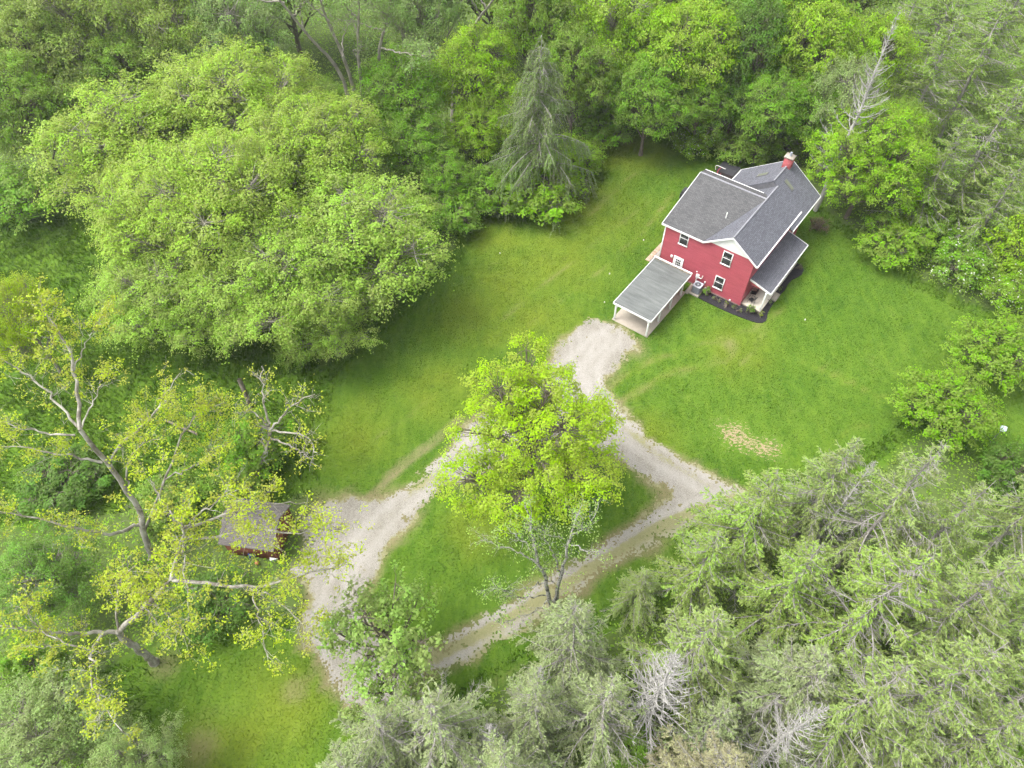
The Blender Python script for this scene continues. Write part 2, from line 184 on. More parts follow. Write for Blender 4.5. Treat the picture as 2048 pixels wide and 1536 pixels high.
SYC1 = [([(-25.06, 15.82, 0.0), (-25.06, 15.81, 2.0), (-25.08, 15.82, 4.0), (-24.98, 15.79, 6.2)], 0.257, 0.207), ([(-24.98, 15.79, 6.2), (-22.34, 16.41, 9.0), (-20.23, 16.59, 11.5), (-18.82, 17.11, 14.0), (-17.85, 17.42, 16.0), (-17.41, 17.84, 17.5)], 0.184, 0.0461), ([(-25.06, 15.82, 6.2), (-26.45, 15.35, 7.2), (-27.95, 14.95, 8.8), (-29.87, 14.68, 10.5)], 0.147, 0.0461), ([(-25.5, 15.49, 6.8), (-25.15, 14.12, 8.0), (-24.34, 12.66, 9.0), (-22.95, 10.97, 10.0), (-20.4, 8.97, 11.0)], 0.0978, 0.023), ([(-18.14, 17.78, 15.5), (-16.58, 17.85, 15.6), (-14.95, 17.91, 15.6), (-13.47, 18.36, 15.3), (-11.88, 18.39, 15.0), (-9.51, 18.82, 14.5)], 0.0978, 0.023), ([(-19.58, 16.75, 12.2), (-17.66, 16.57, 12.2), (-15.35, 16.29, 12.0), (-13.49, 16.76, 11.8), (-11.95, 17.57, 11.5), (-10.36, 18.2, 11.0)], 0.122, 0.0288), ([(-15.35, 16.29, 12.0), (-14.02, 16.13, 11.5), (-12.82, 15.29, 11.0), (-11.76, 14.39, 10.5)], 0.0612, 0.0173), ([(-18.47, 18.11, 15.0), (-18.18, 17.15, 14.5), (-17.97, 16.05, 14.0), (-17.49, 15.08, 13.5)], 0.049, 0.0173), ([(-22.63, 16.66, 9.0), (-20.51, 15.72, 10.0), (-18.71, 13.93, 10.5)], 0.0551, 0.0173), ([(-22.63, 16.66, 9.0), (-21.61, 15.78, 9.6), (-19.72, 14.1, 10.0)], 0.049, 0.0173), ([(-24.98, 15.79, 6.2), (-24.22, 16.75, 9.0), (-23.34, 17.32, 11.0), (-21.51, 17.31, 13.0)], 0.0734, 0.023), ([(-14.98, 16.31, 11.8), (-14.64, 15.14, 11.0), (-14.17, 13.83, 10.2), (-13.79, 12.62, 9.6)], 0.049, 0.0144), ([(-25.18, 14.12, 8.0), (-26.03, 14.09, 9.0), (-27.91, 14.92, 10.0), (-28.14, 16.03, 11.0)], 0.0612, 0.0173), ([(-17.77, 17.76, 16.5), (-18.59, 18.73, 17.5), (-19.3, 19.68, 18.5)], 0.0612, 0.0173), ([(-17.77, 17.76, 16.5), (-15.88, 18.86, 16.0), (-13.99, 19.75, 15.5), (-11.92, 20.24, 15.0)], 0.09, 0.02), ([(-17.77, 17.76, 16.5), (-16.37, 18.43, 17.5), (-15.11, 19.36, 18.0)], 0.0612, 0.0173)]
SYC2 = [([(-27.61, 23.57, 0.0), (-27.3, 23.95, 2.5), (-26.83, 24.97, 6.0), (-27.11, 25.57, 10.0), (-27.48, 26.02, 14.0)], 0.257, 0.138), ([(-27.48, 26.02, 14.0), (-27.32, 28.49, 17.0), (-27.76, 29.84, 19.0), (-28.48, 30.42, 20.5)], 0.134, 0.0288), ([(-27.21, 24.41, 4.0), (-27.95, 22.71, 6.0), (-29.63, 22.12, 8.5), (-32.74, 21.83, 11.0)], 0.147, 0.0403), ([(-27.48, 26.02, 14.0), (-29.34, 27.65, 16.0), (-31.96, 29.04, 18.0)], 0.0978, 0.0288), ([(-27.51, 25.73, 10.5), (-29.54, 25.49, 12.0), (-32.8, 25.17, 13.5)], 0.0978, 0.0288), ([(-27.01, 25.66, 10.3), (-25.89, 26.31, 12.0), (-23.64, 27.03, 13.5), (-22.66, 28.1, 14.5), (-21.54, 29.42, 15.5)], 0.0978, 0.023), ([(-27.08, 25.3, 7.2), (-25.99, 25.68, 10.0), (-24.61, 25.91, 12.0), (-22.53, 26.27, 13.0)], 0.0734, 0.023), ([(-27.28, 24.51, 3.0), (-24.57, 26.14, 7.5), (-22.72, 28.29, 10.5), (-21.23, 29.32, 11.5), (-19.62, 29.41, 12.3)], 0.0978, 0.023), ([(-24.57, 26.14, 7.5), (-21.76, 26.15, 9.5), (-19.97, 27.13, 10.5)], 0.0612, 0.0173), ([(-27.32, 28.49, 17.0), (-26.62, 29.65, 18.0), (-25.74, 30.63, 19.0)], 0.0551, 0.0173), ([(-27.48, 26.02, 14.0), (-26.28, 27.24, 15.5), (-25.78, 28.45, 16.5)], 0.0612, 0.0173), ([(-27.64, 25.59, 14.0), (-29.84, 25.29, 15.0), (-31.47, 25.35, 16.0)], 0.0734, 0.023)]
FORK = [([(-21.42, 29.37, 0.0), (-20.15, 30.46, 2.5), (-19.04, 31.64, 4.6), (-18.98, 32.1, 5.6)], 0.2, 0.15), ([(-18.98, 32.1, 5.6), (-18.95, 32.98, 8.0), (-18.85, 34.53, 10.0)], 0.11, 0.03), ([(-18.87, 31.86, 5.4), (-17.11, 32.86, 7.0), (-14.89, 33.03, 8.5)], 0.1, 0.03), ([(-18.93, 31.9, 5.2), (-15.74, 30.56, 6.5), (-14.19, 28.44, 7.5)], 0.09, 0.025), ([(-19.04, 31.64, 4.6), (-16.55, 30.11, 5.6), (-14.93, 28.51, 6.5)], 0.09, 0.025), ([(-18.98, 32.1, 5.6), (-20.14, 32.62, 7.0), (-20.34, 31.43, 8.0)], 0.08, 0.025)]
BIRCH = [([(3.02, 19.88, 0.0), (2.29, 20.11, 4.2), (1.72, 20.26, 7.0), (1.19, 20.85, 11.0), (0.78, 21.07, 13.5)], 0.17, 0.03), ([(3.1, 20.03, 0.0), (3.32, 20.25, 3.0), (3.45, 20.26, 7.0), (3.7, 20.51, 11.0), (4.1, 20.83, 13.0)], 0.17, 0.03), ([(1.74, 20.22, 6.6), (0.52, 20.4, 8.0), (-1.09, 20.48, 9.3), (-2.02, 20.32, 10.0)], 0.07, 0.015), ([(3.37, 20.22, 4.8), (2.85, 20.41, 7.2), (2.28, 20.53, 9.2), (1.9, 20.51, 11.0)], 0.07, 0.02), ([(2.23, 20.1, 3.8), (1.05, 19.33, 4.8), (-0.3, 18.68, 5.8), (-1.27, 18.34, 6.8)], 0.05, 0.012), ([(2.58, 19.99, 2.0), (1.25, 19.26, 3.2), (-0.14, 19.1, 4.5), (-1.31, 19.35, 5.6)], 0.05, 0.012), ([(2.76, 19.94, 1.0), (1.63, 18.9, 1.6), (0.21, 18.14, 2.4), (-0.99, 17.23, 3.0)], 0.05, 0.012), ([(3.6, 20.45, 9.0), (4.45, 19.83, 9.6), (4.85, 19.24, 10.0)], 0.05, 0.012), ([(1.49, 20.47, 8.6), (0.35, 20.49, 10.0), (-0.44, 20.75, 11.2)], 0.05, 0.012), ([(3.67, 20.49, 10.0), (4.66, 20.6, 11.5), (5.21, 21.04, 12.6)], 0.05, 0.012)]
TALL = [([(-18.49, 73.89, 0.0), (-18.64, 75.95, 9.0), (-20.64, 74.08, 15.0), (-22.3, 71.84, 20.0), (-23.24, 71.11, 23.0)], 0.26, 0.06), ([(-17.42, 74.89, 0.0), (-17.95, 76.26, 10.0), (-18.7, 74.17, 17.0), (-18.63, 71.11, 23.0)], 0.26, 0.06), ([(-16.4, 73.89, 0.0), (-16.85, 75.95, 9.0), (-15.61, 74.17, 17.0), (-14.49, 73.27, 23.0)], 0.26, 0.06), ([(-15.01, 74.89, 0.0), (-14.68, 76.54, 11.0), (-12.74, 75.24, 17.0), (-11.16, 73.56, 22.0)], 0.24, 0.06), ([(-7.49, 81.21, 0.0), (-6.66, 83.29, 8.0), (-4.14, 81.48, 13.0), (-2.05, 78.57, 17.0), (-0.68, 74.89, 21.0)], 0.28, 0.06)]
TRACKS = [([(8.69, 40.22, 0.0), (12.93, 43.36, 0.0), (17.93, 45.35, 0.0), (23.09, 47.27, 0.0), (27.18, 50.29, 0.0)], 0), ([(9.67, 38.52, 0.0), (14.61, 41.98, 0.0), (19.95, 43.36, 0.0), (26.15, 47.93, 0.0)], 0), ([(24.83, 48.6, 0.0), (23.65, 45.35, 0.0), (21.2, 42.57, 0.0)], 0), ([(27.01, 43.48, 0.0), (30.92, 40.8, 0.0), (34.29, 38.52, 0.0)], 0), ([(26.68, 33.49, 0.0), (29.41, 35.55, 0.0), (31.31, 36.08, 0.0)], 0), ([(-1.18, 48.6, 0.0), (3.91, 54.21, 0.0), (9.52, 60.4, 0.0), (15.73, 67.25, 0.0)], 0), ([(1.76, 47.93, 0.0), (8.03, 54.21, 0.0), (14.57, 62.04, 0.0), (18.84, 69.08, 0.0)], 0), ([(-12.23, 34.51, 0.0), (-9.8, 36.08, 0.0), (-7.36, 38.8, 0.0)], 0), ([(6.31, 61.21, 0.0), (11.25, 68.16, 0.0), (15.92, 73.89, 0.0)], 0), ([(-2.5, 25.16, 0.0), (-0.95, 26.01, 0.0), (1.43, 26.45, 0.0)], 0)]
LANES = [([(9.72, 46.95, -0.0), (7.23, 42.27, 0.0), (8.48, 37.7, 0.0), (12.16, 33.23, 0.0), (17.0, 29.37, 0.0), (21.34, 26.88, 0.0)], 0), ([(8.44, 45.98, 0.0), (2.53, 39.37, 0.0), (-3.17, 33.99, 0.0), (-9.05, 28.23, 0.0), (-12.43, 23.49, 0.0), (-13.19, 18.47, 0.0), (-11.21, 14.64, 0.0)], 0), ([(18.59, 29.14, 0.0), (14.27, 27.55, 0.0), (8.77, 24.52, 0.0), (0.96, 19.76, 0.0), (-4.4, 16.68, 0.0), (-8.48, 14.97, 0.0)], 0)]
SYC1_BASE = [(-25.06, 15.82, 0.0)]
SYC2_BASE = [(-27.61, 23.57, 0.0)]
FORK_BASE = [(-21.42, 29.37, 0.0)]
BIRCH_BASE = [(3.06, 19.95, 0.0)]
MAPLE = [(1.5, 28.59, 0.0)]
SNAG = [(-23.17, 37.81, 0.0), (-23.27, 38.16, 1.6), (-23.53, 38.67, 3.2)]
LOG = [(-30.33, 36.4, 0.3), (-27.12, 34.96, 0.25)]
DISC = [(41.06, 34.2, 2.2)]
YEL = [(8.72, 64.59, 0.0), (5.06, 57.22, 0.0), (0.31, 54.21, 0.0), (13.82, 76.94, 0.0), (2.75, 48.6, 0.0), (-3.14, 48.6, 0.0), (-13.22, 35.55, 0.0), (11.45, 34.51, 0.0), (-17.28, 10.83, 0.0), (-15.67, 12.69, 0.0), (21.62, 44.72, 0.0), (-19.76, 10.23, 0.0), (-2.92, 26.01, 0.0), (-1.3, 60.4, 0.0), (7.18, 67.25, 0.0), (-6.53, 39.94, 0.0)]
BARE = [(11.66, 44.72, 0.0), (24.05, 49.61, 0.0), (20.79, 45.35, 0.0), (-14.89, 13.98, 0.0), (-20.46, 10.38, 0.0), (-24.31, 15.65, 0.0), (9.29, 44.72, 0.0), (3.69, 64.59, 0.0), (14.02, 79.04, -0.0), (-15.51, 28.23, 0.0)]
TRUNKS = [(-18.89, 76.94, 0.0), (-17.8, 77.98, 0.0), (-16.87, 79.04, -0.0), (-15.33, 77.98, 0.0), (-7.66, 84.59, 0.0)]
WHITES = [(10.11, 55.1, 0.0), (9.26, 50.99, 0.0), (14.22, 60.31, 0.0), (-1.28, 58.24, 0.0), (28.75, 48.6, 0.0), (14.91, 24.11, 0.0)]
STONE = [(-16.33, 22.6, 0.0)]
BLUE = [(-19.91, 23.82, 0.0)]
BALL = [(-19.46, 23.16, 0.0)]
BOX = [(-18.2, 23.57, 0.0)]
POLE = [(25.47, 75.09, 0.0), (15.89, 23.08, 0.0)]


# ------------------------------------------------------------------ helpers
def lin(c):
    return tuple(((v / 255) / 12.92 if v / 255 <= .04045 else (((v / 255) + .055) / 1.055) ** 2.4) for v in c)

def new_mat(name):
    m = bpy.data.materials.new(name); m.use_nodes = True
    nt = m.node_tree; nt.nodes.clear()
    out = nt.nodes.new('ShaderNodeOutputMaterial')
    return m, nt, out

def N(nt, t, **kw):
    n = nt.nodes.new(t)
    for k, v in kw.items(): setattr(n, k, v)
    return n

def math_(nt, op, a, b=None, c=None):
    n = N(nt, 'ShaderNodeMath', operation=op)
    for i, x in enumerate((a, b, c)):
        if x is None: continue
        if hasattr(x, 'is_output'): nt.links.new(x, n.inputs[i])
        else: n.inputs[i].default_value = x
    return n.outputs[0]

def mixc(nt, f, a, b, mode='MIX'):
    n = N(nt, 'ShaderNodeMix', data_type='RGBA', blend_type=mode)
    for i, x in ((0, f), (6, a), (7, b)):
        if hasattr(x, 'is_output'): nt.links.new(x, n.inputs[i])
        elif i == 0: n.inputs[0].default_value = x
        else: n.inputs[i].default_value = tuple(x) + (1,) if len(x) == 3 else x
    return n.outputs[2]

def noise(nt, vec, scale, detail=3, rough=.55, dist=0):
    n = N(nt, 'ShaderNodeTexNoise'); n.inputs['Scale'].default_value = scale
    n.inputs['Detail'].default_value = detail; n.inputs['Roughness'].default_value = rough
    n.inputs['Distortion'].default_value = dist
    if vec is not None: nt.links.new(vec, n.inputs['Vector'])
    return n.outputs[0]

def ramp(nt, v, lo, hi):
    n = N(nt, 'ShaderNodeMapRange'); n.clamp = True
    nt.links.new(v, n.inputs[0]); n.inputs[1].default_value = lo; n.inputs[2].default_value = hi
    return n.outputs[0]

def ocoord(nt, scale=(1, 1, 1), rot=(0, 0, 0)):
    t = N(nt, 'ShaderNodeTexCoord'); mp = N(nt, 'ShaderNodeMapping')
    mp.inputs['Scale'].default_value = scale; mp.inputs['Rotation'].default_value = rot
    nt.links.new(t.outputs['Object'], mp.inputs[0]); return mp.outputs[0]

def bump(nt, h, strength, dist):
    b = N(nt, 'ShaderNodeBump'); b.inputs['Strength'].default_value = strength; b.inputs['Distance'].default_value = dist
    nt.links.new(h, b.inputs['Height']); return b.outputs[0]

def bsdf(nt, out, col, rough=.6, spec=.3, normal=None, metal=0):
    p = N(nt, 'ShaderNodeBsdfPrincipled')
    if hasattr(col, 'is_output'): nt.links.new(col, p.inputs['Base Color'])
    else: p.inputs['Base Color'].default_value = tuple(col) + (1,)
    p.inputs['Roughness'].default_value = rough; p.inputs['Specular IOR Level'].default_value = spec
    p.inputs['Metallic'].default_value = metal
    if normal is not None: nt.links.new(normal, p.inputs['Normal'])
    if out is not None: nt.links.new(p.outputs[0], out.inputs[0])
    return p

def plain(name, col, rough=.6, var=.18, scale=2.5, bmp=0, bscale=30, spec=.3, stretch=(1, 1, 1), metal=0):
    m, nt, out = new_mat(name); v = ocoord(nt, stretch)
    n1 = noise(nt, v, scale, 5, .6)
    c = mixc(nt, ramp(nt, n1, .3, .7), tuple(x * (1 - var) for x in col), tuple(min(1, x * (1 + var)) for x in col))
    nm = bump(nt, noise(nt, v, bscale, 3), bmp, .02) if bmp else None
    bsdf(nt, out, c, rough, spec, nm, metal); return m

# ---- vegetation colours (linear albedo)
FOL = dict(olive=(142, 166, 74), mid=(130, 162, 60), green=(126, 166, 52), dark=(102, 138, 50), grey=(138, 166, 92), grey2=(124, 162, 70), bright=(148, 184, 48),
           pale=(152, 174, 106), lime=(160, 188, 74), lime2=(154, 184, 76), yellow=(150, 186, 38), yellow2=(160, 186, 42), bush=(134, 172, 46), fresh=(152, 182, 92),
           con=(148, 168, 94), con_y=(146, 172, 80), con_ol=(138, 166, 72), con_dk=(124, 146, 84), con_pale=(150, 164, 112), con_tan=(158, 156, 118), twig=(120, 100, 80),
           hero=(162, 192, 42), hmaple=(142, 180, 46), syc=(178, 194, 58), deadw=(168, 164, 158), deadg=(150, 144, 136))
KF = .92
def fcol(k):
    return tuple(min(.5, v * KF) for v in lin(FOL[k])) + (1,)

def leaf_material(name, flower=False, rough=.55, trans=.48):
    m, nt, out = new_mat(name)
    oi = N(nt, 'ShaderNodeObjectInfo'); geo = N(nt, 'ShaderNodeNewGeometry')
    at = N(nt, 'ShaderNodeAttribute', attribute_name='cl')
    hsv = N(nt, 'ShaderNodeHueSaturation')
    rnd = geo.outputs['Random Per Island']; cl = at.outputs['Fac']
    hue = math_(nt, 'ADD', .5 - .0225, math_(nt, 'MULTIPLY', math_(nt, 'ADD', math_(nt, 'MULTIPLY', rnd, .5), cl), .03))
    val = math_(nt, 'ADD', .66, math_(nt, 'MULTIPLY', math_(nt, 'ADD', math_(nt, 'MULTIPLY', rnd, .8), cl), .38))
    sat = math_(nt, 'ADD', .9, math_(nt, 'MULTIPLY', cl, .16))
    nt.links.new(oi.outputs['Color'], hsv.inputs['Color']); nt.links.new(hue, hsv.inputs['Hue'])
    nt.links.new(val, hsv.inputs['Value']); nt.links.new(sat, hsv.inputs['Saturation'])
    col = hsv.outputs[0]
    if flower:
        col = mixc(nt, math_(nt, 'GREATER_THAN', rnd, .955), col, (.75, .74, .68))
    p = bsdf(nt, None, col, rough, .25)
    tr = N(nt, 'ShaderNodeBsdfTranslucent')
    h2 = N(nt, 'ShaderNodeHueSaturation'); h2.inputs['Hue'].default_value = .485; h2.inputs['Value'].default_value = 1.15
    nt.links.new(col, h2.inputs['Color']); nt.links.new(h2.outputs[0], tr.inputs[0])
    mx = N(nt, 'ShaderNodeMixShader'); mx.inputs[0].default_value = trans
    nt.links.new(p.outputs[0], mx.inputs[1]); nt.links.new(tr.outputs[0], mx.inputs[2]); nt.links.new(mx.outputs[0], out.inputs[0])
    return m

def bark_material(name, a, b, scale=2.0, zstretch=.4, thr=(.35, .65)):
    m, nt, out = new_mat(name); v = ocoord(nt, (1, 1, zstretch))
    n1 = noise(nt, v, scale, 5, .65, .4); n2 = noise(nt, v, scale * 9, 3)
    c = mixc(nt, ramp(nt, n1, *thr), a, b); c = mixc(nt, math_(nt, 'MULTIPLY', n2, .35), c, tuple(x * .5 for x in a))
    bsdf(nt, out, c, .85, .15, bump(nt, n2, .6, .03)); return m

LEAF = leaf_material('leaf'); LEAF_FLOWER = leaf_material('leaf_with_blossom', True)
NEEDLE = leaf_material('needle', rough=.65, trans=.35)
BARK = bark_material('bark_grey_brown', (.10, .085, .065), (.24, .21, .17))
BARK_PALE = bark_material('bark_pale_grey', (.20, .18, .15), (.42, .39, .34))
BARK_SYC = bark_material('bark_mottled_white', (.20, .18, .145), (.52, .50, .44), 1.6, .6, (.40, .62))
BARK_BIRCH = bark_material('bark_birch', (.06, .055, .05), (.46, .45, .41), 3.5, 1.6, (.40, .5))
BARK_DEAD = bark_material('bark_dead_grey', (.29, .28, .265), (.54, .52, .49), 2.5)
BARK_CON = bark_material('bark_conifer', (.24, .225, .205), (.46, .435, .40), 2.5)

# ---- mesh building with numpy
def make_mesh(name, V, Q=None, T=None, attrs=None, smooth=False, uv=None):
    V = np.asarray(V, np.float32).reshape(-1, 3); me = bpy.data.meshes.new(name)
    Q = np.zeros((0, 4), np.int32) if Q is None else np.asarray(Q, np.int32).reshape(-1, 4)
    T = np.zeros((0, 3), np.int32) if T is None else np.asarray(T, np.int32).reshape(-1, 3)
    nq, nt_ = len(Q), len(T)
    me.vertices.add(len(V)); me.vertices.foreach_set('co', V.ravel())
    me.loops.add(nq * 4 + nt_ * 3); me.loops.foreach_set('vertex_index', np.concatenate([Q.ravel(), T.ravel()]).astype(np.int32))
    me.polygons.add(nq + nt_)
    ls = np.concatenate([np.arange(nq) * 4, nq * 4 + np.arange(nt_) * 3]).astype(np.int32)
    me.polygons.foreach_set('loop_start', ls)
    if smooth: me.polygons.foreach_set('use_smooth', np.ones(nq + nt_, bool))
    for k, (dom, arr) in (attrs or {}).items():
        a = me.attributes.new(k, 'FLOAT', dom); a.data.foreach_set('value', np.asarray(arr, np.float32).ravel())
    me.update(calc_edges=True)
    return me

def link(name, me, material=None, parent=None):
    o = bpy.data.objects.new(name, me); COL.objects.link(o)
    if material is not None and len(me.materials) == 0: me.materials.append(material)
    if parent is not None: o.parent = parent
    return o

def empty(name, loc=(0, 0, 0), rz=0):
    o = bpy.data.objects.new(name, None); COL.objects.link(o); o.location = loc; o.rotation_euler = (0, 0, rz)
    o.empty_display_size = .3; return o

def tag(o, label=None, cat=None, group=None, kind=None):
    for k, v in (('label', label), ('category', cat), ('group', group), ('kind', kind)):
        if v: o[k] = v
    return o

def unit(a):
    return a / np.maximum(1e-9, np.linalg.norm(a, axis=-1, keepdims=True))

def tubes(P, R, s=3):
    P = np.asarray(P, float); R = np.asarray(R, float); n, k, _ = P.shape
    t = unit(np.gradient(P, axis=1)); ref = np.where(np.abs(t[..., 2:3]) > .85, np.array([1., 0, 0]), np.array([0, 0, 1.]))
    A = unit(np.cross(t, ref)); B = np.cross(t, A)
    ang = np.arange(s) * 2 * math.pi / s
    ring = P[:, :, None, :] + R[:, :, None, None] * (np.cos(ang)[None, None, :, None] * A[:, :, None, :] + np.sin(ang)[None, None, :, None] * B[:, :, None, :])
    V = ring.reshape(-1, 3)
    i = np.arange(n)[:, None, None]; j = np.arange(k - 1)[None, :, None]; a = np.arange(s)[None, None, :]; b = (a + 1) % s
    base = (i * k + j) * s
    Q = np.stack([base + a, base + b, base + s + b, base + s + a], -1).reshape(-1, 4)
    return V, Q

class Acc:
    def __init__(self): self.V = []; self.Q = []; self.n = 0
    def add(self, V, Q):
        self.V.append(V); self.Q.append(Q + self.n); self.n += len(V)
    def mesh(self, name, smooth=True):
        return make_mesh(name, np.concatenate(self.V), np.concatenate(self.Q), smooth=smooth)

def leaf_quads(P, Nn, size, rng, aspect=.62, fold=.22, axis=None):
    n = len(P); Nn = unit(Nn)
    ax = rng.normal(size=(n, 3)) if axis is None else axis
    ax = unit(ax - (ax * Nn).sum(-1, keepdims=True) * Nn); sd_ = np.cross(Nn, ax)
    L = (size * rng.uniform(.7, 1.3, n))[:, None]; W = L * aspect * .5
    f = Nn * L * fold
    V = np.stack([P - ax * L * .5, P + sd_ * W + f * .5, P + ax * L * .5 - f * .3, P - sd_ * W + f * .5], 1).reshape(-1, 3)
    Q = np.arange(n * 4).reshape(n, 4)
    return V, Q

def leaf_mesh(name, P, Nn, size, rng, cl, **kw):
    V, Q = leaf_quads(P, Nn, size, rng, **kw)
    return make_mesh(name, V, Q, attrs={'cl': ('FACE', cl)})

def smooth_path(pts, k):
    pts = np.asarray(pts, float); n = len(pts)
    if n == 2: return pts[0] + (pts[1] - pts[0]) * np.linspace(0, 1, k)[:, None]
    ext = np.vstack([2 * pts[0] - pts[1], pts, 2 * pts[-1] - pts[-2]])
    u = np.linspace(0, n - 1, k); i = np.minimum(u.astype(int), n - 2); t = (u - i)[:, None]
    p0, p1, p2, p3 = ext[i], ext[i + 1], ext[i + 2], ext[i + 3]
    return .5 * ((2 * p1) + (-p0 + p2) * t + (2 * p0 - 5 * p1 + 4 * p2 - p3) * t ** 2 + (-p0 + 3 * p1 - 3 * p2 + p3) * t ** 3)

# ---- broadleaf prototype: lobes -> clumps -> leaves, limbs to every lobe
def broadleaf(name, seed, R=6., h=13., z0=3., lobes=13, lr=(.30, .46), dens=7.5, per=34, cr=.62, leaf=.24, flat=.5, gap=.25, tr=.26, droop=0., stems=1, vert=.8, spread=.5, spray=.6, irr=.3):
    rng = np.random.default_rng(seed)
    cz, rz = (h + z0) / 2, (h - z0) / 2
    LC, LR = [], []
    for i in range(lobes):
        zz = 1 - 1.75 * (i + .5) / lobes; a = i * 2.39996 + rng.uniform(-.35, .35); q = math.sqrt(max(0, 1 - zz * zz))
        d = np.array([q * math.cos(a), q * math.sin(a), zz]); l = R * rng.uniform(*lr)
        ls = rng.uniform(.92 - irr, 1.0 + irr * .55)
        LC.append(np.array([0, 0, cz]) + d * np.array([(R - l) * ls, (R - l) * ls, max(.3, rz - l * vert) * rng.uniform(.8, 1.05)])); LR.append(l)
    LC.append(np.array([0, 0, cz])); LR.append(R * .5)
    LC, LR = np.array(LC), np.array(LR)
    CP, CN, CI = [], [], []
    for i, (c, l) in enumerate(zip(LC, LR)):
        n = int(dens * l * l * 1.6); d = unit(rng.normal(size=(n, 3))); d = d[d[:, 2] > -.45]
        rr = rng.uniform(.72, 1.08, len(d))[:, None]; rr = np.where(rng.random((len(d), 1)) < .12, rr * 1.15, rr)
        p = c + d * l * rr * np.array([1, 1, vert])
        w = np.sin(p[:, 0] * 1.3 + seed) * np.sin(p[:, 1] * 1.5 + 2 * seed) * np.sin(p[:, 2] * 1.6 + 3 * seed)
        keep = (w > -1 + gap * 2 * rng.random(len(p)) - .2)
        ins = np.zeros(len(p), bool)
        for j, (c2, l2) in enumerate(zip(LC, LR)):
            if j != i: ins |= np.linalg.norm((p - c2) / (l2 * np.array([1, 1, vert])), axis=1) < .62
        keep &= ~ins | (rng.random(len(p)) < .12)
        keep &= p[:, 2] > z0 * .55
        CP.append(p[keep]); CN.append(d[keep]); CI.append(np.full(keep.sum(), i))
    CP, CN, CI = np.concatenate(CP), np.concatenate(CN), np.concatenate(CI)
    nc = len(CP); cl = rng.random(nc); crs = cr * rng.uniform(.6, 1.35, nc)
    m = rng.poisson(per * (crs / cr) ** 1.5) + 4
    idx = np.repeat(np.arange(nc), m); n = len(idx)
    a = rng.uniform(0, 2 * math.pi, n); q = np.sqrt(rng.random(n)) * 1.1
    sp = unit(CN * np.array([1, 1, .35]) + rng.normal(0, .55, (nc, 3)) + np.array([0, 0, .12])); sl_ = rng.normal(0, 1, n) * spray * crs[idx]
    off = np.stack([np.cos(a) * q, np.sin(a) * q, (.4 - q * q) * flat + rng.normal(0, .16, n)], 1) * crs[idx][:, None]
    off += unit(CN[idx] * np.array([1, 1, 0]) + 1e-6) * (q * crs[idx] * .25)[:, None]
    off *= (1 - .45 * spray); off += sp[idx] * sl_[:, None]
    off[:, 2] -= droop * (q ** 2 + (sl_ / crs[idx]) ** 2 * .5) * crs[idx]
    P = CP[idx] + off
    nn = np.array([0, 0, 1.0]) + CN[idx] * .45 + off * .5 / crs[idx][:, None] + rng.normal(0, spread, (n, 3))
    crown = leaf_mesh(name + '_crown', P, nn, leaf, rng, np.clip(cl[idx] + rng.normal(0, .08, n), 0, 1))
    # wood
    A = Acc()
    tz = np.linspace(0, 1, 8); top = cz + rz * .35
    wob = rng.normal(0, .12, (8, 3)) * tz[:, None]; wob[:, 2] = 0
    tp = np.stack([0 * tz, 0 * tz, tz * top], 1) + np.cumsum(wob, 0)
    rad = tr * (1 - .8 * tz) * np.where(tz < .08, 1.4, 1)
    A.add(*tubes(tp[None], rad[None], 8))
    LP, LRd = [], []
    for i, (c, l) in enumerate(zip(LC, LR)):
        s = np.clip((c[2] - l * .9 - np.linalg.norm(c[:2]) * .55) / top, .22, .9) if stems == 1 else rng.uniform(.02, .5)
        b = np.array([np.interp(s, tz, tp[:, k]) for k in range(3)])
        mid = b + (c - b) * .5 + np.array([0, 0, -.06 * np.linalg.norm(c - b)]) + rng.normal(0, .2, 3)
        LP.append(smooth_path([b, mid, c], 7)); LRd.append(np.linspace(tr * .42, .05, 7))
    A.add(*tubes(np.array(LP), np.array(LRd), 5))
    LP = np.array(LP); b = LP[CI, rng.integers(3, 7, nc)]
    tt = np.linspace(0, 1, 4)[None, :, None]
    tw = b[:, None] + (CP - b)[:, None] * tt + rng.normal(0, .08, (nc, 4, 3)) * tt
    A.add(*tubes(tw, np.tile(np.array([.035, .025, .018, .008]), (nc, 1)), 3))
    return A.mesh(name + '_trunk'), crown

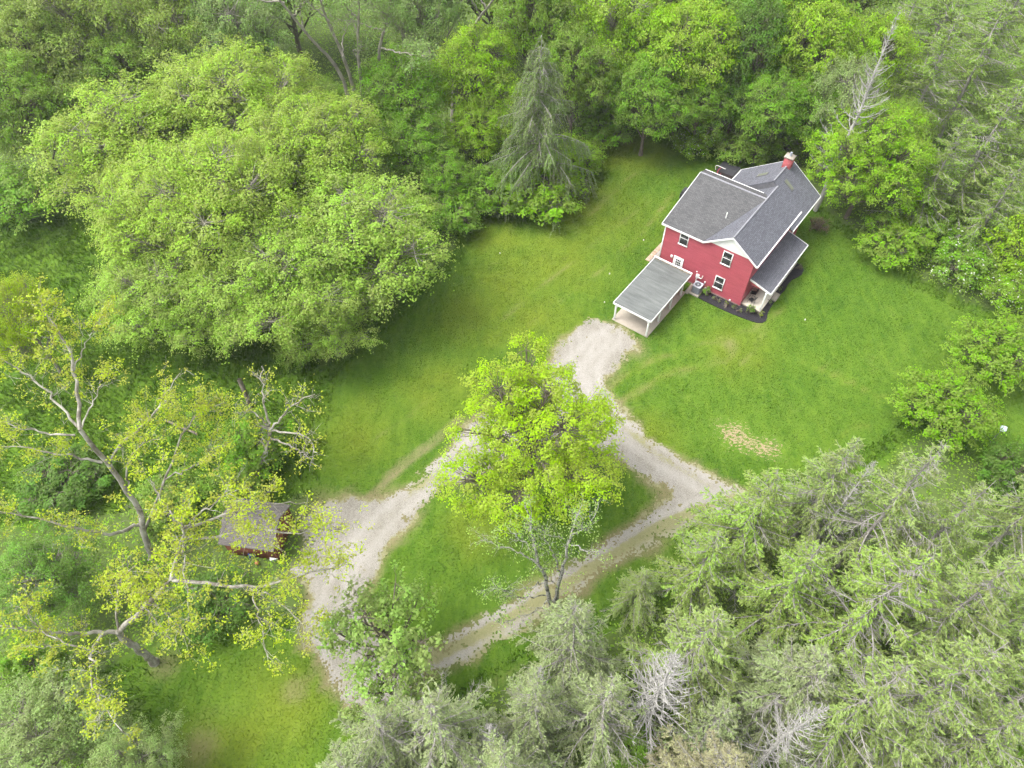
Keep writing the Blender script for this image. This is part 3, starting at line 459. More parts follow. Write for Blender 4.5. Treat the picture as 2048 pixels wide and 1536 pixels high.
# ---- conifer prototype
def conifer(name, seed, h=16., R=4.6, z0=2., nb=120, droop=.25, tw=24, needle=.21, curve=.30, bare=.12, dead=False, tr=.2, hang=.25, tlk=1.):
    rng = np.random.default_rng(seed)
    A = Acc(); tz = np.linspace(0, 1, 10)
    tp = np.stack([np.cumsum(rng.normal(0, .05, 10)), np.cumsum(rng.normal(0, .05, 10)), tz * h], 1); tp[0, :2] = 0
    A.add(*tubes(tp[None], (tr * (1 - .93 * tz))[None], 7))
    t = np.sort(rng.random(nb)) ** .85; z = z0 + (h - z0) * t * .985
    az = np.arange(nb) * 2.39996 + rng.normal(0, .5, nb)
    L = R * np.maximum(.05, (1 - t) ** .92 + .02) * np.where(rng.random(nb) < .22, rng.uniform(.4, .75, nb), rng.uniform(.8, 1.12, nb))
    s = np.linspace(0, 1, 7)[None, :]
    el = (.10 + .45 * t)[:, None] + rng.normal(0, .10, (nb, 1))
    zz = L[:, None] * (el * s - (droop + .25 * (1 - t)[:, None]) * s ** 2 * 1.2 + curve * s ** 3)
    side = rng.normal(0, .10, (nb, 1)) * L[:, None] * s ** 2
    if dead: side = rng.normal(0, .22, (nb, 1)) * L[:, None] * s ** 2
    cx, sx = np.cos(az)[:, None], np.sin(az)[:, None]
    bx = np.interp(z, tz * h, tp[:, 0])[:, None]; by = np.interp(z, tz * h, tp[:, 1])[:, None]
    BP = np.stack([bx + cx * L[:, None] * s - sx * side, by + sx * L[:, None] * s + cx * side, z[:, None] + zz], -1)
    br = (.018 + .011 * L)[:, None] * (1.05 - .9 * s)
    A.add(*tubes(BP, br, 4 if dead else 3))
    # twigs: alternate sides along each branch
    ntw = np.maximum(3, (L / R * tw * 2).astype(int)); bi = np.repeat(np.arange(nb), ntw); n = len(bi)
    u = rng.uniform(.14, 1., n); fi = u * 6; i0 = np.minimum(fi.astype(int), 5); f = (fi - i0)[:, None]
    p = BP[bi, i0] * (1 - f) + BP[bi, i0 + 1] * f; tg = unit(BP[bi, i0 + 1] - BP[bi, i0])
    lat = unit(np.cross(tg, np.array([0, 0, 1.]))) * rng.choice([-1, 1], n)[:, None]; dd = .15 if not dead else .35
    d = unit(tg * rng.uniform(.6, 1.0, (n, 1)) + lat * rng.uniform(.55, .95, (n, 1)) + np.array([0, 0, -hang]) + rng.normal(0, dd, (n, 3)))
    tl = (.22 + .17 * L[bi] * (1 - .6 * u)) * rng.uniform(.6, 1.2, n) * tlk
    if dead: tl *= .7
    q = np.linspace(0, 1, 4)[None, :, None]
    sag = np.zeros((n, 4, 3)); sag[..., 2] = (-hang * 1.2 * tl)[:, None] * np.linspace(0, 1, 4)[None] ** 2
    if dead: sag[..., 2] *= -1.0
    TP = p[:, None] + d[:, None] * tl[:, None, None] * q + sag
    A.add(*(tubes(TP, np.tile([.021, .016, .012, .006], (n, 1)), 3) if dead else tubes(TP[:, ::3], np.tile([.015, .006], (n, 1)), 3)))
    trunk = A.mesh(name + '_trunk')
    if dead: return trunk, None
    # needles along twigs
    cov = rng.random(nb) > bare
    per = np.maximum(3, (tl / .05).astype(int)) * cov[bi]; ti = np.repeat(np.arange(n), per); m = len(ti)
    w = rng.uniform(.1, 1.1, m); fi = np.clip(w, 0, 1) * 3; i0 = np.minimum(fi.astype(int), 2); f = (fi - i0)[:, None]
    P = TP[ti, i0] * (1 - f) + TP[ti, i0 + 1] * f
    dirv = unit(TP[ti, i0 + 1] - TP[ti, i0]); ax = unit(dirv + rng.normal(0, .38, (m, 3)))
    P = P + ax * needle * .3 + rng.normal(0, .03, (m, 3))
    nn = np.array([0, 0, 1.]) + rng.normal(0, .55, (m, 3))
    clb = rng.random(nb); cl = np.clip(clb[bi[ti]] * .7 + rng.normal(.15, .12, m), 0, 1)
    crown = leaf_mesh(name + '_crown', P, nn, needle, rng, cl, aspect=.34, fold=.1, axis=ax)
    return trunk, crown

# ---- tree with traced main limbs and free side branches
def limb_tree(name, seed, limbs, base, kids=1.3, klen=(1.0, 2.8), sub=4, slen=(.4, 1.1), tuft=9, leaf=.24, tcr=.26, up=.25, keep=1., bark_sides=7, start=.3, tws=1.):
    rng = np.random.default_rng(seed); A = Acc(); b0 = np.array([base[0], base[1], 0.])
    K1, R1, K2, TP, TI = [], [], [], [], []
    for li, (pts, ra, rb) in enumerate(limbs):
        P = smooth_path(np.array(pts) - b0, 16); P[1:-1] += rng.normal(0, .05 + .02 * (ra < .2), (14, 3))
        rad = np.linspace(ra, rb, 16)
        if abs(pts[0][2]) < .01: rad[0] *= 1.45; rad[1] *= 1.12
        A.add(*tubes(P[None], rad[None], bark_sides))
        L = np.linalg.norm(np.diff(P, axis=0), axis=1).sum()
        if ra > .24 and pts[0][2] < .1: continue
        nk = max(2, int(L * kids))
        for s in np.sort(rng.uniform(start, 1, nk)):
            i = min(14, int(s * 15)); p = P[i]; tg = unit(P[i + 1] - P[i])
            d = unit(tg * rng.uniform(.5, 1.) + unit(rng.normal(size=3)) * .8 + np.array([0, 0, up]))
            l = rng.uniform(*klen) * (1.15 - .5 * s)
            q = np.linspace(0, 1, 6)[:, None]
            path = p + d * l * q + rng.normal(0, .06, (6, 3)) * q * l + np.array([0, 0, up * .25]) * l * q ** 2
            K1.append(path); R1.append(np.linspace(max(.03, rb * .8), .012, 6) * tws)
            for _ in range(sub):
                j = rng.integers(2, 6); d2 = unit(d * .7 + unit(rng.normal(size=3)) + np.array([0, 0, up * .6])); l2 = rng.uniform(*slen)
                pp = path[j] + d2 * l2 * np.linspace(0, 1, 4)[:, None] + rng.normal(0, .04, (4, 3)) * np.linspace(0, 1, 4)[:, None]
                K2.append(pp)
                for e in (3, 2):
                    if rng.random() < keep * (1 if e == 3 else .5): TP.append(pp[e]); TI.append(rng.random())
            if rng.random() < keep: TP.append(path[5]); TI.append(rng.random())
    A.add(*tubes(np.array(K1), np.array(R1), 4)); A.add(*tubes(np.array(K2), np.tile([.02, .015, .01, .006], (len(K2), 1)) * tws, 3))
    TP = np.array(TP); TI = np.array(TI); idx = np.repeat(np.arange(len(TP)), rng.poisson(tuft, len(TP)) + 2); n = len(idx)
    P = TP[idx] + rng.normal(0, tcr, (n, 3)) * np.array([1, 1, .6]); nn = np.array([0, 0, .8]) + rng.normal(0, .6, (n, 3))
    crown = leaf_mesh(name + '_crown', P, nn, leaf, rng, np.clip(TI[idx] + rng.normal(0, .1, n), 0, 1))
    return A.mesh(name + '_trunk'), crown

# ------------------------------------------------------------------ ground masks
def vnoise(x, y, s, seed):
    x = np.asarray(x) * s + seed * 17.3; y = np.asarray(y) * s - seed * 9.1
    xi = np.floor(x).astype(np.int64); yi = np.floor(y).astype(np.int64); fx = x - xi; fy = y - yi
    fx = fx * fx * (3 - 2 * fx); fy = fy * fy * (3 - 2 * fy)
    def hsh(a, b):
        n = (a * 374761393 + b * 668265263 + seed * 982451653) & 0x7fffffff
        n = ((n ^ (n >> 13)) * 1274126177) & 0x7fffffff
        return ((n ^ (n >> 16)) & 0xffff) / 65535.
    return (hsh(xi, yi) * (1 - fx) + hsh(xi + 1, yi) * fx) * (1 - fy) + (hsh(xi, yi + 1) * (1 - fx) + hsh(xi + 1, yi + 1) * fx) * fy

def fbm(x, y, s, seed): return (vnoise(x, y, s, seed) + .5 * vnoise(x, y, s * 2.1, seed + 1) + .25 * vnoise(x, y, s * 4.3, seed + 2)) / 1.75

def inside(x, y, poly):
    c = np.zeros(np.shape(x), bool); p = np.array(poly); q = np.roll(p, -1, 0)
    for (x0, y0), (x1, y1) in zip(p, q):
        cond = ((y0 > y) != (y1 > y)); xx = (x1 - x0) * (y - y0) / ((y1 - y0) or 1e-9) + x0
        c ^= cond & (x < xx)
    return c

def edge_dist(x, y, poly):
    p = np.array(poly); q = np.roll(p, -1, 0); best = np.full(np.shape(x), 1e9)
    for a, b in zip(p, q):
        d = b - a; t = np.clip(((x - a[0]) * d[0] + (y - a[1]) * d[1]) / (d @ d + 1e-9), 0, 1)
        best = np.minimum(best, np.hypot(x - a[0] - t * d[0], y - a[1] - t * d[1]))
    return best

def sdist(x, y, poly):
    d = edge_dist(x, y, poly); return np.where(inside(x, y, poly), d, -d)

def drive_value(x, y):      # > 0 where gravel lies
    v = np.minimum(sdist(x, y, DRIVE), -sdist(x, y, ISLAND))
    return v - .15 + (fbm(x, y, .55, 3) - .5) * 1.3 + (vnoise(x, y, 2.2, 5) - .5) * .6

YAW = R_(-37.1); HO = (22.64, 50.39)
DU = np.array([math.cos(YAW), math.sin(YAW)]); DV = np.array([-math.sin(YAW), math.cos(YAW)])
def house_uv(x, y):
    dx, dy = np.asarray(x) - HO[0], np.asarray(y) - HO[1]
    return dx * DU[0] + dy * DU[1], dx * DV[0] + dy * DV[1]
def hw(u, v, z=0): return (HO[0] + DU[0] * u + DV[0] * v, HO[1] + DU[1] * u + DV[1] * v, z)
MULCH = [(-3.85, -1.36), (-2.6, -1.42), (-1.27, -1.40), (0, -1.34), (1.0, -1.22), (1.8, -1.10), (2.4, -.95), (2.8, -.65), (2.95, -.2), (2.85, .3), (2.62, .9), (2.5, 2.7), (2.55, 3.95), (2.68, 4.9), (2.55, 6.0), (2.62, 6.7), (2.95, 7.5), (3.1, 8.1), (2.98, 8.9), (2.6, 9.35), (2.1, 9.4), (1.6, 9.2), (1.4, 5), (.4, .6), (-.5, .2), (-3.75, .2)]

def ground_masks(x, y):
    u, v = house_uv(x, y)
    jx = (fbm(x, y, .4, 11) - .5) * 3.; jy = (fbm(x, y, .4, 21) - .5) * 3.
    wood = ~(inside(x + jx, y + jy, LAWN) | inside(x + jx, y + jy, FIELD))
    yel = np.zeros_like(x)
    for (a, b, _), r in zip(YEL, [7, 6, 5, 6, 5, 5, 4, 3.5, 3, 4, 4, 3, 3, 4, 4, 4]):
        yel = np.maximum(yel, np.exp(-((x - a) ** 2 + (y - b) ** 2) / (r * r)))
    yel = np.clip(yel * (.35 + 1.1 * fbm(x, y, .7, 31)), 0, 1)
    bare = np.zeros_like(x)
    for (a, b, _), r in zip(BARE, [1.6, .8, 1., 1.2, 1.6, 1.4, 1.8, 1.2, 1.6, 2.]):
        bare = np.maximum(bare, .75 * np.exp(-((x - a) ** 2 + (y - b) ** 2) / (r * r)))
    dv = drive_value(x, y); bare = np.maximum(bare, np.clip(1 + dv / 1.0, 0, 1) * np.clip(2.2 * fbm(x, y, .35, 41) - .2, .25, 1))
    for rut, s in ((RUT, .8), (RUT2, .6)):
        bare = np.maximum(bare, s * np.clip(.8 + sdist(x, y, rut) / .5, 0, 1) * (.4 + fbm(x, y, 1.2, 47)))
    dirt = np.clip(.42 + sdist(x, y, DIRT) / 2.2, 0, 1)
    for tr_ in TRACKS:
        q = np.array(tr_[0])[:, :2]; d = np.full(np.shape(x), 1e9)
        for a, b in zip(q[:-1], q[1:]):
            e = b - a; s = np.clip(((x - a[0]) * e[0] + (y - a[1]) * e[1]) / (e @ e), 0, 1); d = np.minimum(d, np.hypot(x - a[0] - s * e[0], y - a[1] - s * e[1]))
        w = np.exp(-(d / .45) ** 2) * fbm(x, y, .5, 57); bare = np.maximum(bare, w * .75); yel = np.maximum(yel, w)
    bare = np.maximum(bare, .3 * (fbm(x, y, .8, 53) > .72))
    return wood.astype(float), yel, np.clip(bare, 0, 1), dirt

def grass_colour(nt):
    v = ocoord(nt); w = ocoord(nt, (1, .22, 1), (0, 0, R_(36)))
    n1 = noise(nt, v, .13, 4, .6); n2 = noise(nt, w, 1.5, 5, .62, .5); n3 = noise(nt, v, 7., 3, .7); n5 = noise(nt, v, 1.8, 4, .7)
    wv = N(nt, 'ShaderNodeTexWave', bands_direction='X'); wv.inputs['Scale'].default_value = .2; wv.inputs['Distortion'].default_value = 6; wv.inputs['Detail'].default_value = 2; wv.inputs['Detail Scale'].default_value = .6
    nt.links.new(ocoord(nt, (1, 1, 1), (0, 0, R_(36))), wv.inputs['Vector']); mow = wv.outputs['Fac']
    att = lambda k: N(nt, 'ShaderNodeAttribute', attribute_name=k).outputs['Fac']
    f = math_(nt, 'ADD', math_(nt, 'MULTIPLY', n1, .32), math_(nt, 'ADD', math_(nt, 'MULTIPLY', n2, .42), math_(nt, 'ADD', math_(nt, 'MULTIPLY', n3, .30), math_(nt, 'MULTIPLY', n5, .34))))
    c = mixc(nt, ramp(nt, math_(nt, 'ADD', f, math_(nt, 'MULTIPLY', math_(nt, 'SUBTRACT', mow, .5), .025)), .50, .88), GR_A, GR_B)
    c = mixc(nt, math_(nt, 'MULTIPLY', ramp(nt, math_(nt, 'ADD', att('yel'), math_(nt, 'MULTIPLY', n3, .35)), .3, 1.2), .36), c, GR_Y)
    b = ramp(nt, math_(nt, 'ADD', att('bare'), math_(nt, 'MULTIPLY', math_(nt, 'SUBTRACT', n3, .5), .9)), .25, .95)
    c = mixc(nt, math_(nt, 'MULTIPLY', b, .85), c, mixc(nt, n2, SOIL_A, SOIL_B))
    return c, att, n3, v

KG = .50
GR_A = tuple(v * KG for v in lin((77, 123, 32))); GR_B = tuple(v * KG for v in lin((135, 170, 58))); GR_Y = tuple(v * KG for v in lin((176, 180, 60)))
SOIL_A = tuple(v * KG for v in lin((150, 136, 102))); SOIL_B = tuple(v * KG for v in lin((186, 170, 136)))
def ground_material():
    m, nt, out = new_mat('ground_grass_and_soil'); c, att, n3, v = grass_colour(nt)
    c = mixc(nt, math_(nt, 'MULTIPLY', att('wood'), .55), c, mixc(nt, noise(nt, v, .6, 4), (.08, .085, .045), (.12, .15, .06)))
    d = math_(nt, 'GREATER_THAN', math_(nt, 'ADD', att('dirt'), math_(nt, 'MULTIPLY', math_(nt, 'SUBTRACT', noise(nt, ocoord(nt, (1, 1.6, 1), (0, 0, R_(35))), 3.0, 5, .75), .5), 4.2)), .80)
    d = math_(nt, 'MULTIPLY', d, math_(nt, 'GREATER_THAN', att('dirt'), .03))
    c = mixc(nt, d, c, mixc(nt, n3, tuple(v_ * .6 for v_ in lin((168, 148, 112))), tuple(v_ * .55 for v_ in lin((206, 186, 154)))))
    bsdf(nt, out, c, .95, .1, bump(nt, n3, .35, .05)); return m
def blade_material():
    m, nt, out = new_mat('grass_blades'); c, att, n3, v = grass_colour(nt)
    rnd = N(nt, 'ShaderNodeNewGeometry').outputs['Random Per Island']
    c = mixc(nt, 1.0, c, mixc(nt, rnd, (.80, .83, .76), (1.28, 1.25, 1.08)), 'MULTIPLY')
    p = bsdf(nt, None, c, .7, .15); tr = N(nt, 'ShaderNodeBsdfTranslucent'); nt.links.new(c, tr.inputs[0])
    mx = N(nt, 'ShaderNodeMixShader'); mx.inputs[0].default_value = .5
    nt.links.new(p.outputs[0], mx.inputs[1]); nt.links.new(tr.outputs[0], mx.inputs[2]); nt.links.new(mx.outputs[0], out.inputs[0]); return m

# ground sheet out to the horizon
xs = np.concatenate([[-2500, -900, -400, -200, -130], np.arange(-100, 100.01, .8), [130, 200, 400, 900, 2500]])
ys = np.concatenate([[-2500, -900, -300, -100, -40], np.arange(-8, 136.01, .8), [180, 300, 600, 1200, 2500]])
GX, GY = np.meshgrid(xs, ys); nx, ny = len(xs), len(ys)
wd, ye, ba, di = ground_masks(GX.ravel(), GY.ravel())
GZ = np.where((np.abs(GX) < 100) & (GY > -8) & (GY < 136), (fbm(GX, GY, .12, 61) - .5) * .0, 0)
i, j = np.meshgrid(np.arange(nx - 1), np.arange(ny - 1)); b = j * nx + i
me = make_mesh('ground', np.stack([GX, GY, GZ], -1), np.stack([b, b + 1, b + nx + 1, b + nx], -1),
               attrs={'wood': ('POINT', wd), 'yel': ('POINT', ye), 'bare': ('POINT', ba), 'dirt': ('POINT', di)})
GROUND = tag(link('ground', me, ground_material()), kind='structure')

# gravel driveway: cells of a fine grid kept where gravel lies
def gravel_material():
    m, nt, out = new_mat('gravel'); v = ocoord(nt); w = ocoord(nt, (1, .18, 1), (0, 0, R_(36)))
    n1 = noise(nt, v, .35, 4, .6); n2 = noise(nt, v, 5.5, 3, .7); n3 = noise(nt, v, 22, 2, .7); n4 = noise(nt, w, 1.6, 3)
    vo = N(nt, 'ShaderNodeTexVoronoi'); vo.inputs['Scale'].default_value = 16; nt.links.new(v, vo.inputs['Vector'])
    c = mixc(nt, ramp(nt, math_(nt, 'ADD', n1, math_(nt, 'MULTIPLY', n4, .6)), .55, 1.05), lin((158, 151, 134)), lin((196, 190, 180)))
    c = mixc(nt, math_(nt, 'MULTIPLY', ramp(nt, vo.outputs['Color'], .2, .9), .45), c, lin((214, 208, 200)))
    c = mixc(nt, ramp(nt, n3, .54, .68), c, lin((120, 112, 94)))
    at = N(nt, 'ShaderNodeAttribute', attribute_name='veg').outputs['Fac']
    g = ramp(nt, math_(nt, 'ADD', at, math_(nt, 'MULTIPLY', math_(nt, 'SUBTRACT', n2, .5), 1.1)), .35, .75)
    c = mixc(nt, math_(nt, 'MULTIPLY', g, .85), c, mixc(nt, n2, tuple(v_ * 1.05 for v_ in lin((134, 148, 62))), tuple(v_ * 1.1 for v_ in lin((184, 172, 118)))))
    tk = N(nt, 'ShaderNodeAttribute', attribute_name='trk').outputs['Fac']
    c = mixc(nt, math_(nt, 'MULTIPLY', tk, .32), c, lin((214, 208, 198)))
    cc = N(nt, 'ShaderNodeHueSaturation'); cc.inputs['Value'].default_value = .55; cc.inputs['Saturation'].default_value = .85; nt.links.new(c, cc.inputs['Color'])
    bsdf(nt, out, cc.outputs[0], .95, .1, bump(nt, vo.outputs['Distance'], .5, .03)); return m
p = np.array(DRIVE); st = .13
gx, gy = np.meshgrid(np.arange(p[:, 0].min() - 1, p[:, 0].max() + 1, st), np.arange(p[:, 1].min() - 1, p[:, 1].max() + 1, st))
ny_, nx_ = gx.shape; dvv = drive_value(gx.ravel(), gy.ravel()).reshape(gx.shape)
strip = np.clip(.5 + sdist(gx.ravel(), gy.ravel(), STRIP) / 1.2, 0, 1).reshape(gx.shape)
rg = np.random.default_rng(15)
hole = (fbm(gx, gy, 1.6, 71) > .80 - .06 * strip) & (dvv < 1.6)
ok = (dvv > rg.random(gx.shape) ** 3 * .8 - .1) & ~(hole & (rg.random(gx.shape) < .7))
hu, hv = house_uv(gx, gy); ok &= ~((hu > -9.4) & (hu < -5.0) & (hv > -9.2))
cell = ok[:-1, :-1]
rng = np.random.default_rng(5)
def line_dist(x, y, q):
    d = np.full(np.shape(x), 1e9)
    for a, b in zip(q[:-1], q[1:]):
        e = b - a; s = np.clip(((x - a[0]) * e[0] + (y - a[1]) * e[1]) / (e @ e), 0, 1); d = np.minimum(d, np.hypot(x - a[0] - s * e[0], y - a[1] - s * e[1]))
    return d
trk = np.zeros(gx.shape); mid_ = np.zeros(gx.shape)
for k_, pth in enumerate(LANES):
    q = smooth_path(np.array(pth[0]), 24)[:, :2]; d = line_dist(gx, gy, q) + (fbm(gx, gy, .4, 7) - .5) * .5
    trk = np.maximum(trk, np.exp(-((d - .8) / .38) ** 2)); mid_ = np.maximum(mid_, np.exp(-(d / .42) ** 2) * (1. if k_ == 2 else .45))
veg = np.clip(.62 * strip + .85 * mid_ + .95 * np.exp(-np.maximum(dvv, 0) / .45) + (fbm(gx, gy, .35, 81) - .5) * .6 - .3 * trk, 0, 1)
vx = gx + rng.uniform(-.05, .05, gx.shape); vy = gy + rng.uniform(-.05, .05, gy.shape)
jj, ii = np.nonzero(cell); b = jj * nx_ + ii
q = np.stack([b, b + 1, b + nx_ + 1, b + nx_], -1); used, inv = np.unique(q, return_inverse=True)
V = np.stack([vx, vy, np.full(gx.shape, .02)], -1).reshape(-1, 3)[used]
DRIVEWAY = tag(link('gravel_driveway', make_mesh('gravel_driveway', V, inv.reshape(-1, 4), attrs={'veg': ('POINT', veg.ravel()[used]), 'trk': ('POINT', trk.ravel()[used])}), gravel_material()), kind='structure')

# lawn grass: small blades with the colour of the turf under them
def scatter_blades(name, n, box, accept, hgt, wid, seed, mat):
    rng = np.random.default_rng(seed); x = rng.uniform(box[0], box[1], n); y = rng.uniform(box[2], box[3], n)
    k = accept(x, y, rng); x, y = x[k], y[k]; n = len(x)
    wd, ye, ba, di = ground_masks(x, y); k = rng.random(n) > np.maximum(ba * .85, np.where(di > .35, .85, 0)); x, y, ye, ba = x[k], y[k], ye[k], ba[k]; n = len(x)
    hh = rng.uniform(hgt[0], hgt[1], n) * (.6 + .8 * vnoise(x, y, .8, 9)); a = rng.uniform(0, 2 * math.pi, n); w = rng.uniform(wid[0], wid[1], n)
    dx, dy = np.cos(a) * w, np.sin(a) * w; le = rng.normal(0, .5, (n, 2)) * hh[:, None]
    V = np.stack([np.stack([x - dx, y - dy, 0 * x], -1), np.stack([x + dx, y + dy, 0 * x], -1), np.stack([x + le[:, 0], y + le[:, 1], hh], -1)], 1).reshape(-1, 3)
    me = make_mesh(name, V, None, np.arange(n * 3).reshape(-1, 3), attrs={'yel': ('FACE', ye), 'bare': ('FACE', ba * .5)})
    return link(name, me, mat)
BLADE = blade_material()
def not_built(x, y):
    u, v = house_uv(x, y)
    return ~((u > -9.3) & (u < -5.2) & (v > -9.2) & (v < -1.4)) & ~((u > -9.5) & (u < .1) & (v > -.1) & (v < 14)) & ~((u > -4) & (u < 3.2) & inside(u, v, MULCH)) & ~((u > -.1) & (u < 2.1) & (v > .2) & (v < 9.4)) & ~((u > -5) & (u < -3.9) & (v > -1.5) & (v < 0)) & ~((x > -21.6) & (x < -17.6) & (y > 23.7) & (y < 27.6))
def acc_lawn(x, y, rng):
    lawn = inside(x, y, LAWN); dv = drive_value(x, y)
    return lawn & not_built(x, y) & ((dv < .3) | (rng.random(len(x)) < .07))
tag(scatter_blades('lawn_grass', 950000, (-30, 62, 8, 86), acc_lawn, (.04, .10), (.015, .04), 3, BLADE), 'short mown green grass covering the whole lawn', 'grass', kind='stuff')
def acc_field(x, y, rng):
    f = inside(x, y, FIELD) | (inside(x, y, LAWN) & (edge_dist(x, y, LAWN) < 1.6) & (rng.random(len(x)) < .5))
    return f & not_built(x, y) & (drive_value(x, y) < 0) & (vnoise(x, y, .9, 14) + rng.random(len(x)) * .7 > .55)
tag(scatter_blades('tall_field_grass', 480000, (-60, 62, 8, 86), acc_field, (.18, .5), (.03, .07), 4, BLADE), 'tall rough grass and weeds on the field at left', 'grass', kind='stuff')

# undergrowth of the wood floor
rng = np.random.default_rng(77); n = 420000
x = rng.uniform(-95, 95, n); y = 3 + 127 * rng.random(n) ** 1.35
k = ~(inside(x, y, LAWN) | inside(x, y, FIELD)) & (np.abs(x) < 16 + .78 * (y + 10)) & not_built(x, y) & (drive_value(x, y) < 0); x, y = x[k], y[k]
hgt = fbm(x, y, .5, 91) ** 2 * 2.6; k = rng.random(len(x)) < .35 + hgt; x, y, hgt = x[k], y[k], hgt[k]; n = len(x)
P = np.stack([x, y, .06 + hgt * rng.uniform(.3, 1, n)], -1)
um = leaf_mesh('undergrowth', P, np.array([0, 0, 1.]) + rng.normal(0, .5, (n, 3)), .22, rng, np.clip(vnoise(x, y, .6, 95), 0, 1))
UG = tag(link('undergrowth', um, LEAF), 'low green undergrowth covering the floor of the wood', 'undergrowth', kind='stuff'); UG.color = fcol('bush')

# ------------------------------------------------------------------ trees
PROTO = {}
def proto(k, tm, cm, R, h, bark, leaf):
    tm.materials.append(bark)
    if cm is not None: cm.materials.append(leaf)
    PROTO[k] = (tm, cm, R, h)
proto('dense', *broadleaf('dense', 11, 6, 13, 2.6, 15, (.28, .44), 8.5, 38, .62, .23, gap=.3), 6, 13, BARK, LEAF)
proto('dense_b', *broadleaf('dense_b', 12, 6, 13, 2.4, 13, (.30, .48), 8.5, 38, .66, .23, gap=.35), 6, 13, BARK, LEAF)
proto('airy', *broadleaf('airy', 21, 6, 13, 2.2, 19, (.20, .40), 8.5, 52, .58, .185, flat=.6, gap=.5, droop=.3, spread=.55, tr=.26, spray=.8, irr=.45), 6, 13, BARK_PALE, LEAF)
proto('airy_b', *broadleaf('airy_b', 22, 6, 13, 2.4, 18, (.22, .42), 8.5, 52, .60, .185, flat=.6, gap=.55, droop=.3, spread=.55, tr=.26, spray=.8, irr=.45), 6, 13, BARK_PALE, LEAF)
proto('airy2', *broadleaf('airy2', 23, 7.2, 15, 2.6, 26, (.18, .36), 8.5, 52, .60, .185, flat=.6, gap=.5, droop=.3, spread=.55, tr=.36, spray=.8, irr=.45), 7.2, 15, BARK_PALE, LEAF)
proto('maple2', *broadleaf('maple2', 31, 7.2, 14, 2.2, 24, (.20, .36), 9.5, 38, .52, .21, gap=.35, flat=.55, irr=.4), 7.2, 14, BARK, LEAF)
proto('hero', *broadleaf('hero', 34, 6.9, 17, 2.4, 27, (.17, .32), 10.5, 46, .46, .165, gap=.42, flat=.5, tr=.28, vert=.72, irr=.42, spray=.55), 6.9, 17, BARK, LEAF)
proto('round', *broadleaf('round', 41, 4.2, 6, .3, 12, (.34, .5), 13, 34, .42, .20, gap=.2, tr=.14, stems=2), 4.2, 6, BARK, LEAF)
proto('shrub', *broadleaf('shrub', 42, 3.4, 5, .0, 11, (.32, .5), 11, 34, .48, .23, gap=.3, tr=.12, stems=2), 3.4, 5, BARK, LEAF)
proto('shrub_b', *broadleaf('shrub_b', 43, 3.4, 5, .0, 10, (.32, .52), 11, 34, .50, .23, gap=.35, tr=.12, stems=2), 3.4, 5, BARK, LEAF)
proto('flower', *broadleaf('flower', 44, 3.0, 4, .0, 9, (.32, .5), 12, 36, .45, .19, gap=.35, tr=.1, stems=2), 3.0, 4, BARK, LEAF_FLOWER)
proto('walnut', *broadleaf('walnut', 51, 3.8, 9, 3.0, 11, (.22, .36), 8, 30, .5, .25, gap=.6, droop=.4, spread=.6, tr=.16), 3.8, 9, BARK, LEAF)
proto('twiggy', *broadleaf('twiggy', 52, 1.1, 1.6, .0, 9, (.3, .5), 60, 4, .2, .10, gap=.3, tr=.04, stems=2), 1.1, 1.6, BARK, LEAF)
proto('spruceA', *conifer('spruceA', 61, 16, 4.6, 2.0, 125), 4.6, 16, BARK_CON, NEEDLE)
proto('spruceB', *conifer('spruceB', 62, 15, 4.6, 1.5, 115, droop=.35, curve=.40, bare=.22), 4.6, 15, BARK_CON, NEEDLE)
proto('spruceC', *conifer('spruceC', 63, 17, 5.0, 3.0, 105, droop=.30, curve=.36, bare=.22, tw=27), 5.0, 17, BARK_CON, NEEDLE)
proto('spruceD', *conifer('spruceD', 64, 19, 6.2, 2.5, 110, droop=.35, curve=.15, tw=26, bare=.08, hang=.75, needle=.24, tlk=1.7), 6.2, 19, BARK_CON, NEEDLE)
proto('dead', *conifer('dead', 71, 13, 2.6, 2.5, 130, droop=-.1, curve=.25, tw=8, dead=True), 2.6, 13, BARK_DEAD, NEEDLE)
proto('dead_b', *conifer('dead_b', 72, 13, 2.6, 2.5, 110, droop=-.2, curve=.3, tw=8, dead=True), 2.6, 13, BARK_DEAD, NEEDLE)

def place(pk, name, x, y, h, R, colour, label, cat, group, rz):
    tm, cm, pr, ph = PROTO[pk]
    e = empty(name, (x, y, 0), rz); e.scale = (R / pr, R / pr, h / ph); tag(e, label, cat, group)
    link('trunk', tm, None, e)
    if cm is not None:
        c = link('crown', cm, None, e); c.color = fcol(colour)
    return e
ALT = {'dense': ('dense', 'dense_b'), 'airy': ('airy', 'airy_b'), 'shrub': ('shrub', 'shrub_b'), 'dead': ('dead', 'dead_b')}
rnd = random.Random(4); cnt = {}
for (pk, name, x, y, h, R, colour, label, cat, group) in TREES:
    cnt[pk] = cnt.get(pk, 0) + 1; alt = ALT.get(pk, (pk,))
    place(alt[cnt[pk] % len(alt)], name, x, y, h, R, colour, label, cat, group, rnd.uniform(0, 6.28))
place('hero', 'maple_tree', MAPLE[0][0], MAPLE[0][1], 16.2, 6.9, 'hero', 'bright yellow green maple on the grass island inside the gravel loop', 'tree', None, .6)

